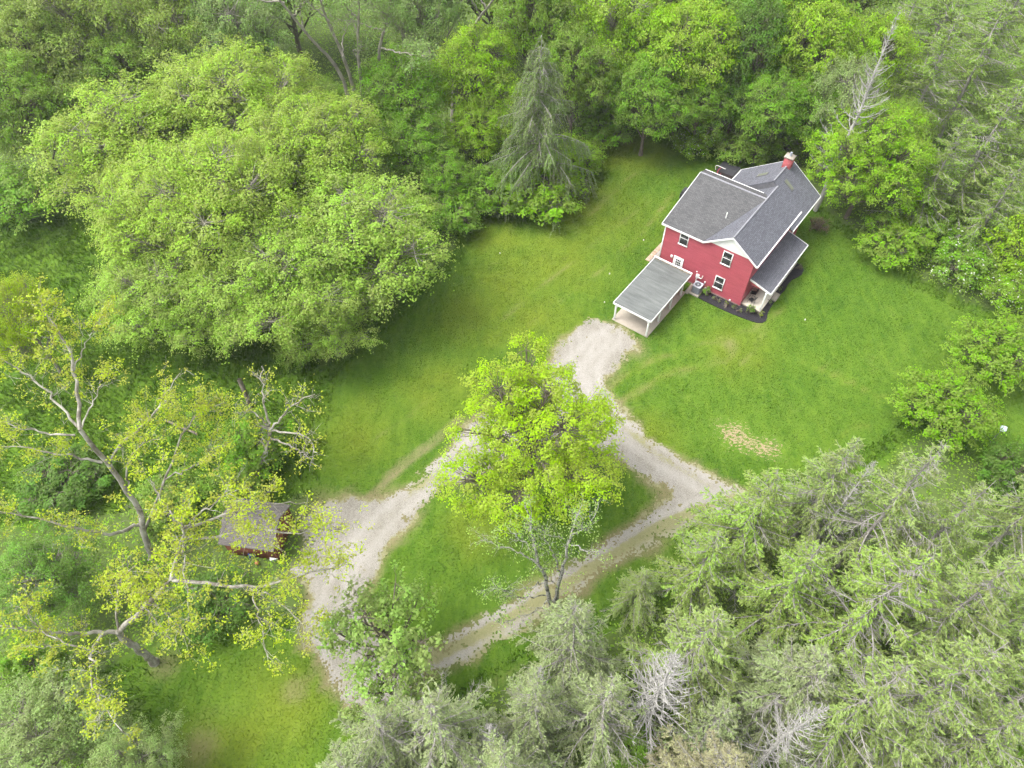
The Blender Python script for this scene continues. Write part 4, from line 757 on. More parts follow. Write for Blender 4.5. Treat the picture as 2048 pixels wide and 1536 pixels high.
def limb_thing(name, base, limbs, label, colour, bark, seed, **kw):
    tm, cm = limb_tree(name, seed, limbs, base, **kw)
    e = empty(name, (base[0], base[1], 0)); tag(e, label, 'tree')
    link('trunk', tm, bark, e); c = link('crown', cm, LEAF, e); c.color = fcol(colour); return e
limb_thing('sycamore_tree', SYC1_BASE[0], SYC1, 'sparse yellow leafed sycamore with white limbs reaching over the shed', 'syc', BARK_SYC, 5, kids=2.2, sub=6, tuft=11, tcr=.16, tws=.55, leaf=.155, keep=.5)
limb_thing('sycamore_tree', SYC2_BASE[0], SYC2, 'sparse yellow leafed sycamore at the left edge, behind the shed', 'syc', BARK_SYC, 6, kids=2.2, sub=6, tuft=11, tcr=.16, tws=.55, leaf=.155, keep=.5)
limb_thing('forked_tree', FORK_BASE[0], FORK, 'pale forked tree with few leaves at lawn edge above the shed', 'syc', BARK_SYC, 7, kids=1.8, klen=(.6, 1.8), tuft=4, keep=.35, leaf=.2)
limb_thing('birch_tree', BIRCH_BASE[0], BIRCH, 'thin white birch with few leaves in front of the island maple', 'fresh', BARK_BIRCH, 8, kids=2.2, klen=(.6, 1.7), tuft=3, keep=.5, leaf=.14, slen=(.3, .8), tcr=.2, tws=.5)
TALL_LABELS = ['leftmost tall grey leaning trunk tree at the top edge', 'second tall grey trunk tree from the left at top', 'third tall straight trunk tree at the top edge',
               'fourth tall trunk tree at top, slightly leaning right', 'tall pale trunk forking right at top, near drooping spruce']
for k, (lm, lb) in enumerate(zip(TALL, TALL_LABELS)):
    pts, ra, rb = lm; up_ = [(pts, ra, rb)]
    q = np.array(pts); r2 = np.random.default_rng(k)
    for s in range(5):
        p0 = q[-3] + (q[-1] - q[-3]) * (.2 + .18 * s); d = r2.normal(0, 1, 3) * np.array([2.6, 2.6, .6]) + np.array([0, 0, 2.4])
        up_.append(([tuple(p0), tuple(p0 + d * .5 + r2.normal(0, .3, 3)), tuple(p0 + d)], .1, .03))
    e = limb_thing('tall_tree', pts[0], up_, lb, 'grey', BARK_PALE, 30 + k, kids=1.6, klen=(.8, 2.2), tuft=10, leaf=.24, tcr=.4, start=.6, keep=.6)
    e['group'] = 'tall grey trunked trees at the top'

# ------------------------------------------------------------------ box / prism helpers for built things
def box(name, a, b, mat, parent=None, bev=0.0):
    x0, y0, z0 = a; x1, y1, z1 = b
    V = [(x0, y0, z0), (x1, y0, z0), (x1, y1, z0), (x0, y1, z0), (x0, y0, z1), (x1, y0, z1), (x1, y1, z1), (x0, y1, z1)]
    Q = [(0, 3, 2, 1), (4, 5, 6, 7), (0, 1, 5, 4), (1, 2, 6, 5), (2, 3, 7, 6), (3, 0, 4, 7)]
    o = link(name, make_mesh(name, V, Q), mat, parent)
    if bev:
        m = o.modifiers.new('bevel', 'BEVEL'); m.width = bev; m.segments = 2
    return o

def prism(name, poly, off, mat, parent=None, uvdir=None):
    """polygon (list of 3D points) extruded by vector off; planar uv in metres along uvdir and up the slope"""
    P = np.array(poly, float); n = len(P); off = np.array(off, float)
    me = bpy.data.meshes.new(name)
    V = [tuple(v) for v in P] + [tuple(v) for v in P + off]
    nr = np.zeros(3)
    for i_ in range(n): nr += np.cross(P[i_], P[(i_ + 1) % n])
    flip = nr @ off > 0
    F = [list(range(n)), list(range(2 * n - 1, n - 1, -1))] + [[i_, n + i_, n + (i_ + 1) % n, (i_ + 1) % n] for i_ in range(n)]
    if flip: F = [f[::-1] for f in F]
    me.from_pydata(V, [], F); me.update()
    if uvdir is not None:
        u = unit(np.array(uvdir, float)); w = unit(np.cross(unit(nr), u)); lay = me.uv_layers.new(name='UVMap')
        for l in me.loops:
            p_ = np.array(me.vertices[l.vertex_index].co); lay.data[l.index].uv = (p_ @ u, p_ @ w)
    return link(name, me, mat, parent)

def cyl(name, p0, p1, r0, r1, mat, parent=None, s=16, cap=True):
    p0, p1 = np.array(p0, float), np.array(p1, float)
    V, Q = tubes(np.array([[p0, p1]]), np.array([[r0, r1]]), s)
    me = bpy.data.meshes.new(name); F = [tuple(int(k) for k in q) for q in Q]
    if cap: F += [tuple(range(s))[::-1], tuple(range(s, 2 * s))]
    me.from_pydata([tuple(v) for v in V], [], F); me.update()
    return link(name, me, mat, parent)

def path_tube(name, pts, r, mat, parent=None, s=6, k=None):
    P = smooth_path(pts, k or len(pts) * 4); V, Q = tubes(P[None], np.full((1, len(P)), r), s)
    return link(name, make_mesh(name, V, Q, smooth=True), mat, parent)

def shingle_material(name, a, b):
    m, nt, out = new_mat(name); uv = N(nt, 'ShaderNodeUVMap')
    br = N(nt, 'ShaderNodeTexBrick'); nt.links.new(uv.outputs[0], br.inputs['Vector'])
    br.inputs['Scale'].default_value = 1; br.inputs['Brick Width'].default_value = .30; br.inputs['Row Height'].default_value = .145
    br.inputs['Mortar Size'].default_value = .012; br.inputs['Mortar Smooth'].default_value = .3
    br.inputs['Color1'].default_value = tuple(a) + (1,); br.inputs['Color2'].default_value = tuple(b) + (1,)
    br.inputs['Mortar'].default_value = tuple(x * .55 for x in a) + (1,)
    v = ocoord(nt); n1 = noise(nt, v, .5, 4); n2 = noise(nt, v, 14, 3)
    c = mixc(nt, 1.0, br.outputs[0], mixc(nt, math_(nt, 'ADD', math_(nt, 'MULTIPLY', n1, .6), math_(nt, 'MULTIPLY', n2, .5)), (.72, .72, .72), (1.25, 1.25, 1.22)), 'MULTIPLY')
    bsdf(nt, out, c, .95, .12, bump(nt, br.outputs['Fac'], -.5, .012)); return m

def siding_material(name, col):
    m, nt, out = new_mat(name); t = N(nt, 'ShaderNodeTexCoord'); sx = N(nt, 'ShaderNodeSeparateXYZ'); nt.links.new(t.outputs['Object'], sx.inputs[0])
    fr = math_(nt, 'FRACT', math_(nt, 'DIVIDE', sx.outputs[2], .115))
    n1 = noise(nt, ocoord(nt, (.6, .6, 3)), 1.2, 4); c = mixc(nt, ramp(nt, n1, .3, .7), tuple(x * .88 for x in col), tuple(x * 1.1 for x in col))
    c = mixc(nt, math_(nt, 'MULTIPLY', math_(nt, 'LESS_THAN', fr, .14), .55), c, tuple(x * .45 for x in col))
    bsdf(nt, out, c, .55, .3, bump(nt, fr, -.5, .012)); return m

WHITE = plain('white_painted_trim', (.70, .70, .69), .5, .05, 3)
RED = siding_material('red_siding', (.40, .082, .108))
SHINGLE = shingle_material('grey_shingle', (.102, .104, .122), (.142, .145, .168))
SHINGLE_B = shingle_material('brown_grey_shingle', (.080, .080, .083), (.114, .114, .118))
CONC = plain('concrete', (.34, .30, .25), .9, .14, .9, .3, 40)
GLASS = None
def glass_material():
    m, nt, out = new_mat('dark_window_glass'); bsdf(nt, out, (.018, .020, .022), .08, .6); return m
GLASS = glass_material()
SCREEN = plain('window_screen', (.035, .037, .038), .6, .2, 4)
BLACKM = plain('black_metal', (.02, .02, .022), .45, .2, 5)
GREYM = plain('grey_metal', (.30, .32, .35), .5, .12, 4)
MULCHM = plain('dark_mulch', (.022, .020, .024), .95, .6, 9, 1.0, 22)
STEEL = plain('pipe_white', (.72, .72, .70), .4, .06, 4)

# ------------------------------------------------------------------ red house
house = empty('red_house', (HO[0], HO[1], 0), YAW)
tag(house, 'red sided two storey house with grey shingled cross gable roof', 'house')
S = .69
zr = lambda u: 7.67 - S * (u + 2.55)               # shared right slope plane
zl = lambda u: 7.67 - S * (-2.55 - u)              # left slope, front section
zb = lambda u: 8.05 - S * (-3.10 - u)              # left slope, back section
RV, EZ = 6.95, 5.80                                 # cross ridge position, cross eave height
CS = (7.67 - EZ) / (RV + .3); zc = lambda v: EZ + CS * (v + .3)
# walls
prism('wall', [(-9.4, 0, 0), (0, 0, 0), (0, 0, 5.62), (-2.55, 0, 7.40), (-5.1, 0, 5.66), (-9.4, 0, 5.66)], (0, .2, 0), RED, house)
prism('wall', [(0, .2, 0), (0, 13.6, 0), (0, 13.6, 5.62), (0, .2, 5.62)], (-.2, 0, 0), RED, house)
prism('wall', [(-9.4, .2, 0), (-9.4, 7.7, 0), (-9.4, 7.7, 7.2), (-9.4, RV, 7.45), (-9.4, .2, 5.68)], (.2, 0, 0), RED, house)
prism('wall', [(-9.2, 7.7, 0), (-7.5, 7.7, 0), (-7.5, 7.7, 7.15), (-9.2, 7.7, 7.15)], (0, -.2, 0), RED, house)
prism('wall', [(-7.5, 7.7, 0), (-7.5, 13.6, 0), (-7.5, 13.6, 4.8), (-7.5, 9.7, 4.8), (-7.5, 7.7, 4.8)], (.2, 0, 0), RED, house)
prism('wall', [(-7.3, 13.6, 0), (-.2, 13.6, 0), (-.2, 13.6, 5.6), (-3.1, 13.6, 7.75), (-7.3, 13.6, 4.9)], (0, -.2, 0), RED, house)
prism('step_board', [(-3.1, 9.505, 7.92), (-7.8, 9.505, 4.66), (-7.8, 9.505, 4.2), (-5.6, 9.505, 5.35), (-2.6, 9.505, 7.5)], (0, .1, 0), plain('grey_step_board', (.13, .13, .14), .8), house)
box('foundation', (-9.42, -.02, -.05), (.02, 13.62, .22), plain('block_foundation', (.26, .17, .15), .9, .2, 3), house)
# white gable board
prism('gable_board', [(-4.85, -.03, 5.98), (-.28, -.03, 5.98), (-2.55, -.03, 7.56)], (0, .028, 0), WHITE, house)
# roof planes
th = (0, 0, -.16)
rf = prism('roof', [(-2.55, -.17, zr(-2.55)), (.35, -.17, zr(.35)), (.35, 7.05, zr(.35)), (.85, 7.05, zr(.85)), (.85, 13.95, zr(.85)), (-3.10, 13.95, 8.05), (-3.10, 9.5, 8.05), (-2.55, 9.5, 7.67)], th, SHINGLE, house, (0, 1, 0))
prism('roof', [(-2.55, -.17, 7.67), (-5.265, -.17, zl(-5.265)), (-2.55, RV, 7.67)], th, SHINGLE, house, (0, -1, 0))
prism('roof', [(-9.72, -.17, zc(-.17)), (-5.27, -.17, zc(-.17)), (-2.56, RV, 7.668), (-9.72, RV, 7.668)], th, SHINGLE_B, house, (1, 0, 0))
prism('roof', [(-9.72, RV + .002, 7.668), (-2.56, RV + .002, 7.668), (-2.98, 8.05, 7.36), (-9.72, 8.05, 7.36)], th, SHINGLE_B, house, (-1, 0, 0))
prism('roof', [(-2.551, RV + .01, 7.665), (-2.551, 9.6, 7.665), (-5.6, 9.6, zl(-5.6)), (-5.6, 8.06, zl(-5.6)), (-3.1, 8.06, zl(-3.1))], th, SHINGLE, house, (0, -1, 0))
prism('roof', [(-3.101, 9.5, 8.05), (-3.101, 13.95, 8.05), (-7.85, 13.95, zb(-7.85)), (-7.85, 9.5, zb(-7.85))], th, SHINGLE, house, (0, -1, 0))
# ridge caps
def cap(pts, n):
    for p0, p1 in pts: path_tube('ridge_cap', [p0, p1], .09, n, house, 6, 4)
cap([((-2.55, -.16, 7.66), (-2.55, 9.5, 7.66)), ((-9.7, RV, 7.66), (-2.6, RV, 7.66)), ((-3.1, 9.5, 8.04), (-3.1, 13.9, 8.04))], plain('ridge_shingle', (.24, .24, .26), .95, .15, 6))
# trim: fascia, rakes, gutters
def bar(name, p0, p1, w, hgt, mat=None, parent=None):
    p0, p1 = np.array(p0, float), np.array(p1, float); d = unit(p1 - p0); sd_ = unit(np.cross(d, [0, 0, 1.])) * w / 2; dn = np.array([0, 0, -hgt])
    return prism(name, [p0 - sd_, p0 + sd_, p1 + sd_, p1 - sd_], dn, mat or WHITE, parent if parent is not None else house)
bar('fascia', (-9.74, -.21, zc(-.17) + .02), (-5.25, -.21, zc(-.17) + .02), .05, .20)
bar('rake_trim', (-5.27, -.21, zl(-5.27) + .02), (-2.55, -.21, 7.69), .05, .20)
bar('rake_trim', (-2.55, -.21, 7.69), (.38, -.21, zr(.38) + .02), .05, .20)
bar('gutter', (.43, -.2, zr(.38) + .02), (.43, 9.9, zr(.38) + .06), .11, .13)
bar('fascia', (.89, 7.05, zr(.89) + .02), (.89, 13.97, zr(.89) + .02), .06, .2)
bar('fascia', (-9.72, 8.1, 7.37), (-3.3, 8.1, 7.37), .08, .2)
bar('fascia', (-7.90, 9.45, zb(-7.9) + .03), (-7.90, 13.97, zb(-7.9) + .03), .08, .2)
bar('rake_trim', (-9.76, -.2, zc(-.17) + .01), (-9.76, RV, 7.68), .05, .2)
bar('rake_trim', (-3.10, 13.98, 8.06), (.88, 13.98, zr(.88) + .02), .05, .2)
bar('rake_trim', (-7.85, 13.98, zb(-7.85) + .02), (-3.10, 13.98, 8.06), .05, .2)
box('corner_trim', (-9.44, -.035, .2), (-9.33, -.002, 5.6), WHITE, house)
# windows
def window(u, z, w, hgt):
    wn_ = empty('window', (u, 0, z)); wn_.parent = house; f = .085
    for nm, a, b in (('frame', (0, -.06, 0), (f, -.004, hgt)), ('frame', (w - f, -.06, 0), (w, -.004, hgt)), ('frame', (f, -.06, hgt - f), (w - f, -.004, hgt)), ('sill', (-.04, -.10, -.05), (w + .04, -.004, f)), ('meeting_rail', (f, -.045, hgt / 2 - .035), (w - f, -.004, hgt / 2 + .035))):
        box(nm, a, b, WHITE, wn_)
    box('pane', (f, -.02, hgt / 2 + .035), (w - f, -.006, hgt - f), GLASS, wn_); box('pane', (f, -.012, f), (w - f, -.006, hgt / 2 - .035), SCREEN, wn_)
window(-7.72, 4.22, .96, 1.64); window(-3.1, 4.15, 1.0, 1.6); window(-3.15, .98, 1.0, 1.55)
# back door with nine lights
dr = empty('door', (-7.83, 0, .3)); dr.parent = house
box('panel', (.1, -.03, 0), (.98, -.004, 2.2), WHITE, dr)
for nm, a, b in (('frame', (0, -.07, 0), (.1, -.004, 2.3)), ('frame', (.98, -.07, 0), (1.08, -.004, 2.3)), ('frame', (.1, -.07, 2.2), (.98, -.004, 2.3))): box(nm, a, b, WHITE, dr)
for r_ in range(3):
    for c_ in range(3): box('pane', (.27 + c_ * .19, -.038, 1.15 + r_ * .30), (.27 + c_ * .19 + .15, -.031, 1.15 + r_ * .30 + .24), GLASS, dr)
cyl('handle', (.88, -.03, 1.0), (.88, -.09, 1.0), .035, .03, GREYM, dr, 10)
# wall fittings
def fitting(name, u, z, w, hgt, d, mat=WHITE): return box(name, (u - w / 2, -d, z - hgt / 2), (u + w / 2, -.003, z + hgt / 2), mat, house, .015)
fitting('wall_lamp', -8.08, 2.36, .22, .26, .14); fitting('electric_meter', -4.93, 1.42, .34, .44, .16); fitting('outlet_box', -5.12, 1.86, .12, .12, .08)
path_tube('vent_pipe', [(-4.75, -.1, 1.36), (-4.55, -.14, 1.34), (-4.42, -.16, 1.5), (-4.38, -.16, 1.82)], .05, STEEL, house)
path_tube('conduit', [(-4.98, -.08, 1.2), (-4.98, -.08, .3)], .05, STEEL, house)
fitting('outlet_box', -4.03, 1.04, .13, .2, .1); path_tube('conduit', [(-4.03, -.05, .95), (-3.98, -.06, .3)], .02, GREYM, house)
fitting('outlet_box', -3.81, .36, .14, .14, .12); fitting('dryer_vent', -1.09, .32, .16, .16, .12)
# roof fittings
cyl('vent_stack', (-4.8, 3.2, zc(3.2) - .05), (-4.8, 3.2, zc(3.2) + .62), .06, .06, STEEL, house, 10)
def skylight(u0, u1, v0, v1, zf):
    g = prism('skylight', [(u0, v0, zf(u0) + .10), (u1, v0, zf(u1) + .10), (u1, v1, zf(u1) + .10), (u0, v1, zf(u0) + .10)], (0, 0, -.14), plain('skylight_frame', (.12, .12, .12), .5, .1), house)
    i_ = .07; s_ = 1 if u1 > u0 else -1
    prism('pane', [(u0 + i_ * s_, v0 + i_, zf(u0 + i_ * s_) + .115), (u1 - i_ * s_, v0 + i_, zf(u1 - i_ * s_) + .115), (u1 - i_ * s_, v1 - i_, zf(u1 - i_ * s_) + .115), (u0 + i_ * s_, v1 - i_, zf(u0 + i_ * s_) + .115)], (0, 0, -.013), plain('skylight_glass', (.16, .17, .13), .15, .1, spec=.6), g)
skylight(-2.40, -1.32, 10.7, 11.22, zr); skylight(-4.4, -5.38, 11.2, 11.75, zb)
ch = box('chimney', (-3.55, 12.45, 7.0), (-2.72, 13.2, 8.95), plain('red_chimney_brick', (.33, .085, .09), .9, .25, 5), house)
box('chimney_cap', (-3.62, 12.38, 8.95), (-2.65, 13.27, 9.07), CONC, ch); cyl('flue', (-3.14, 12.82, 9.07), (-3.14, 12.82, 9.35), .13, .12, GREYM, ch, 12); cyl('flue_cap', (-3.14, 12.82, 9.42), (-3.14, 12.82, 9.47), .12, .12, GREYM, ch, 14)
# porch
PW = plain('porch_floor', (.60, .54, .45), .8, .06, 1.5)
box('porch_floor', (.003, .28, .2), (2.04, 9.2, .36), PW, house); box('porch_foundation', (.06, .34, -.02), (1.98, 9.14, .199), CONC, house)
zp = lambda u: 3.38 - .29 * u
prism('porch_roof', [(.004, .58, zp(0)), (2.30, .58, zp(2.3)), (2.30, 9.35, zp(2.3)), (.004, 9.35, zp(0))], (0, 0, -.12), SHINGLE, house, (0, 1, 0))
bar('fascia', (2.34, .55, zp(2.3) + .02), (2.34, 9.38, zp(2.3) + .02), .08, .2); bar('rake_trim', (.01, .545, zp(0) + .02), (2.34, .545, zp(2.3) + .02), .06, .2)
bar('rake_trim', (.01, 9.385, zp(0) + .02), (2.34, 9.385, zp(2.3) + .02), .06, .2)
for v_ in (.42, 3.2, 6.1, 9.0):
    box('porch_post', (1.86, v_ - .07, .361), (2.0, v_ + .07, zp(1.93) - .13), WHITE, house, .01)
prism('porch_gable', [(.05, .62, 2.72), (1.95, .62, 2.62), (1.95, .62, zp(1.95) - .13), (.05, .62, zp(.05) - .13)], (0, .06, 0), RED, house)
box('porch_beam', (1.84, .5, zp(1.93) - .36), (2.02, 9.1, zp(1.93) - .131), WHITE, house)
box('front_door', (.004, 4.4, .36), (.06, 5.4, 2.5), WHITE, house)
box('entry_step', (2.05, 2.72, -.02), (2.58, 3.95, .17), CONC, house, .02)

# mulch bed with plants
mb = tag(link('mulch_bed', make_mesh('mulch_bed', np.zeros((0, 3))), MULCHM), 'dark mulch bed wrapping the front corner of the house', 'flower bed')
me = bpy.data.meshes.new('mulch_bed'); mp = np.array(MULCH); me.from_pydata([hw(u, v, .07) for u, v in MULCH] + [hw(u, v, -.02) for u, v in MULCH], [], [list(range(len(MULCH)))] + [[len(MULCH) + k_, len(MULCH) + (k_ + 1) % len(MULCH), (k_ + 1) % len(MULCH), k_] for k_ in range(len(MULCH))])
me.update(); me.materials.append(MULCHM); mb.data = me
proto('bedshrub', *broadleaf('bedshrub', 81, .5, 1.0, .0, 8, (.35, .5), 150, 14, .10, .07, tr=.03, stems=2), .5, 1.0, BARK, LEAF)
proto('bedplant', *broadleaf('bedplant', 82, .22, .26, .0, 5, (.4, .55), 500, 10, .05, .045, tr=.01, stems=2), .22, .26, BARK, LEAF)
BP = 'plants in the mulch bed'
for (u, v, k_, R, h, c_, lb) in ((-3.45, -.5, 'bedshrub', .45, 1.1, 'green', 'taller green shrub in mulch beside the air conditioner'), (1.22, -.25, 'bedshrub', .42, 1.2, 'green', 'taller green shrub in mulch by the porch corner'),
        (-2.54, -.7, 'bedplant', .22, .25, 'pale', 'first small pale plant in mulch right of the taller shrub'), (-1.87, -.68, 'bedplant', .18, .22, 'pale', 'second small pale plant in mulch from the air conditioner'),
        (-1.15, -.62, 'bedplant', .24, .28, 'yellow2', 'third small plant in mulch, under the lower window'), (-.39, -.62, 'bedplant', .25, .28, 'grey', 'fourth small plant in mulch near the facade corner'),
        (.43, -.62, 'bedplant', .2, .22, 'pale', 'small plant in mulch left of the porch corner shrub'), (2.29, .05, 'bedplant', .3, .32, 'yellow2', 'yellowish plant in mulch at the outer porch corner'),
        (2.3, 2.25, 'bedplant', .25, .28, 'grey', 'small plant in mulch just before the entry step'), (2.28, 4.5, 'bedplant', .24, .28, 'grey', 'small plant in mulch just past the entry step'), (2.6, 8.8, 'bedplant', .26, .3, 'con_tan', 'tan plant in mulch at the far end of the bed')):
    w = hw(u, v, 0); e = place(k_, 'bed_plant', w[0], w[1], h, R, c_, lb, 'plant', BP, u * 3); e.location.z = .06

# porch chairs
def chair(u, v, rz, label):
    e = empty('porch_chair', hw(u, v, .361), YAW + rz); tag(e, label, 'chair', 'chairs on the porch')
    box('seat', (-.24, -.24, .40), (.24, .24, .44), BLACKM, e, .01)
    prism('backrest', [(-.24, .22, .44), (.24, .22, .44), (.24, .36, .98), (-.24, .36, .98)], (0, .03, 0), BLACKM, e)
    for sx_ in (-1, 1):
        path_tube('armrest', [(sx_ * .27, .28, .66), (sx_ * .28, 0, .67), (sx_ * .27, -.26, .62), (sx_ * .26, -.28, .42)], .02, BLACKM, e)
        for sy_ in (-1, 1): path_tube('leg', [(sx_ * .22, sy_ * .2, .41), (sx_ * .26, sy_ * .26, 0)], .018, BLACKM, e)
    return e
chair(.45, 1.85, R_(-70), 'black metal chair on the porch against the wall'); chair(.75, .85, R_(-110), 'black metal chair at the near open end of porch')

# air conditioner on its pad
ac = empty('air_conditioner', hw(-4.42, -.72), YAW); tag(ac, 'grey air conditioning unit on a pad beside the red wall', 'air conditioner')
def rounded_box(name, hx, hy, z0, z1, rad, mat, parent, seg=5):
    pts = []
    for cx_, cy_, a0 in ((hx - rad, hy - rad, 0), (-hx + rad, hy - rad, 90), (-hx + rad, -hy + rad, 180), (hx - rad, -hy + rad, 270)):
        for k_ in range(seg + 1): a = R_(a0 + 90 * k_ / seg); pts.append((cx_ + rad * math.cos(a), cy_ + rad * math.sin(a), z1))
    return prism(name, pts, (0, 0, z0 - z1), mat, parent)
def louver_material():
    m, nt, out = new_mat('louvered_grey'); t = N(nt, 'ShaderNodeTexCoord'); sx = N(nt, 'ShaderNodeSeparateXYZ'); nt.links.new(t.outputs['Object'], sx.inputs[0])
    fr = math_(nt, 'FRACT', math_(nt, 'MULTIPLY', sx.outputs[2], 16)); c = mixc(nt, math_(nt, 'LESS_THAN', fr, .45), (.27, .29, .33), (.14, .15, .17)); bsdf(nt, out, c, .5, .3); return m
rounded_box('cabinet', .42, .42, .12, .98, .12, louver_material(), ac); rounded_box('top_panel', .44, .44, .981, 1.04, .13, plain('light_grey_panel', (.40, .42, .46), .5, .06), ac)
cyl('fan_opening', (0, 0, 1.041), (0, 0, 1.046), .31, .31, BLACKM, ac, 24)
for rr_ in (.12, .21, .30):
    path_tube('grille_ring', [(rr_ * math.cos(a), rr_ * math.sin(a), 1.06) for a in np.linspace(0, 2 * math.pi, 17)], .012, GREYM, ac, 5, 33)
cyl('fan_hub', (0, 0, 1.047), (0, 0, 1.065), .1, .1, GREYM, ac, 14)
box('pad', (-.52, -.68, -.02), (.50, .68, .119), CONC, ac, .02)
wk = box('walkway_slab', (-5.35, -1.55, -.02), (-4.97, 0, .09), CONC); wk.location = (HO[0], HO[1], 0); wk.rotation_euler.z = YAW; tag(wk, kind='structure')

# carport
cp = empty('carport', (HO[0], HO[1], 0), YAW); tag(cp, 'open white carport with flat grey roof in front of the red house', 'carport')
def carport_roof_material(k_):
    m, nt, out = new_mat('weathered_roofing'); v = ocoord(nt, (.35, 2.6, 1)); n1 = noise(nt, v, 1.3, 5, .65); n2 = noise(nt, ocoord(nt), 9, 4, .7); n3 = noise(nt, ocoord(nt), .5, 3)
    c = mixc(nt, ramp(nt, math_(nt, 'ADD', math_(nt, 'MULTIPLY', n1, .7), math_(nt, 'MULTIPLY', n3, .4)), .35, .75), (.085, .092, .089), (.172, .182, .175)); c = mixc(nt, ramp(nt, n2, .62, .8), c, (.10, .10, .09)); bsdf(nt, out, c, .9, .15, bump(nt, n2, .3, .02)); return m
CR = carport_roof_material(0); ns = 9; v0, v1 = -9.12, -1.38
zcp = lambda v: 2.36 + (v + 9.1) * .012
for k_ in range(ns):
    a, b_ = v0 + (v1 - v0) * k_ / ns, v0 + (v1 - v0) * (k_ + 1) / ns; st_ = .010 * (k_ % 2)
    prism('roofing_strip', [(-9.28, a, zcp(a) + st_), (-5.18, a, zcp(a) + st_), (-5.18, b_ + .02, zcp(b_) + st_ + .004), (-9.28, b_ + .02, zcp(b_) + st_ + .004)], (0, 0, -.03), CR, cp)
prism('roof_deck', [(-9.26, v0 + .02, zcp(v0) - .04), (-5.20, v0 + .02, zcp(v0) - .04), (-5.20, v1, zcp(v1) - .04), (-9.26, v1, zcp(v1) - .04)], (0, 0, -.10), plain('roof_boards', (.40, .38, .35), .9), cp)
for nm, p0, p1, w_, h_ in (('fascia', (-9.32, v0 - .03, zcp(v0)), (-5.14, v0 - .03, zcp(v0)), .05, .20), ('fascia', (-5.15, v0, zcp(v0) - .005), (-5.15, v1, zcp(v1) - .005), .06, .20), ('fascia', (-9.31, v0, zcp(v0) - .005), (-9.31, v1, zcp(v1) - .005), .06, .20), ('gutter', (-9.42, v1 + .16, zcp(v1) + .05), (-5.14, v1 + .16, zcp(v1) + .05), .16, .14)):
    bar(nm, p0, p1, w_, h_, None, cp)
for u_ in (-5.42, -9.02):
    for v_ in (-8.98, -6.70, -4.48, -2.22):
        box('post', (u_ - .075, v_ - .075, .10), (u_ + .075, v_ + .075, zcp(v_) - .22), WHITE, cp, .01)
    box('beam', (u_ - .07, -9.02, zcp(-9) - .34), (u_ + .07, -1.5, zcp(-9) - .20), WHITE, cp)
for u_, s_ in ((-5.42, -1), (-9.02, 1)):
    path_tube('brace', [(u_, -9.0, 1.75), (u_ + s_ * .42, -9.0, 2.18)], .05, WHITE, cp, 4, 3); path_tube('brace', [(u_, -8.95, 1.75), (u_, -8.5, 2.12)], .05, WHITE, cp, 4, 3)
box('slab', (-9.2, -9.12, -.05), (-5.22, -1.5, .095), CONC, cp)
rngd = np.random.default_rng(9); n = 130; gu = rngd.uniform(-9.2, -5.25, n); gv = v1 + .02 - np.abs(rngd.normal(0, .14, n))
V, Q = leaf_quads(np.stack([gu, gv, zcp(gv) + .03 + rngd.random(n) * .03], -1), np.array([0, 0, 1.]) + rngd.normal(0, .3, (n, 3)), .13, rngd)
tag(link('leaf_litter', make_mesh('leaf_litter', V, Q), plain('dry_leaves', (.22, .19, .13), .9, .5, 6), cp), kind='stuff')

# patio pavers left of the house
pv = empty('paver_path', (HO[0], HO[1], 0), YAW); tag(pv, 'short tan paved path along the left wall of the house', 'path')
for k_ in range(9):
    box('paver', (-11.0, .3 + k_ * .42, -.02), (-10.56, .3 + k_ * .42 + .39, .05), plain('tan_paver', (.42, .31, .23), .9, .2, 3) if k_ == 0 else bpy.data.materials['tan_paver'], pv, .01)
    box('paver', (-10.54, .3 + k_ * .42, -.02), (-9.5, .3 + k_ * .42 + .39, .04), plain('grey_paver', (.30, .27, .25), .9, .25, 3) if k_ == 0 else bpy.data.materials['grey_paver'], pv, .01)

# deck, hot tub behind the house
dk = empty('wood_deck', (HO[0], HO[1], 0), YAW); tag(dk, 'low tan plank deck behind the house beside the hot tub', 'deck')
DP = plain('deck_plank', (.48, .30, .22), .8, .2, 2, stretch=(.3, 4, 1))
for k_ in range(22): box('plank', (-12.3, 14.6 + k_ * .145, .24), (-8.6, 14.6 + k_ * .145 + .135, .28), DP, dk)
for u_ in (-12.2, -10.5, -8.7): box('joist', (u_, 14.62, -.02), (u_ + .1, 17.75, .239), DP, dk)
REDP = plain('red_painted_wood', (.42, .06, .08), .6, .1)
path_tube('handrail', [(-11.5, 17.3, .28), (-11.5, 17.3, 1.1), (-11.42, 17.75, 1.35)], .05, REDP, dk, 6); path_tube('handrail', [(-11.1, 17.3, .28), (-11.1, 17.3, .95)], .05, REDP, dk, 6, 3)
ht = empty('hot_tub', hw(-10.8, 18.7), YAW); tag(ht, 'square hot tub with folded black cover behind the house', 'hot tub')
COV = plain('black_vinyl_cover', (.045, .045, .052), .5, .2, 3)
rounded_box('cabinet', 1.06, 1.0, -.02, .86, .2, plain('dark_cabinet', (.05, .045, .045), .7, .2, 4), ht)
for nm, y0, y1 in (('cover', -1.04, -.01), ('cover', .01, 1.04)):
    prism(nm, [(-1.1, y0, .95 + (.06 if y0 > 0 else 0)), (1.1, y0, .95 + (.06 if y0 > 0 else 0)), (1.1, y1, .95 + (.06 if y1 < .5 else 0)), (-1.1, y1, .95 + (.06 if y1 < .5 else 0))], (0, 0, -.10), COV, ht)
path_tube('cover_lifter', [(-1.15, -1.0, .9), (-1.15, -1.05, 1.5), (0, -1.05, 1.5)], .035, STEEL, ht, 6)
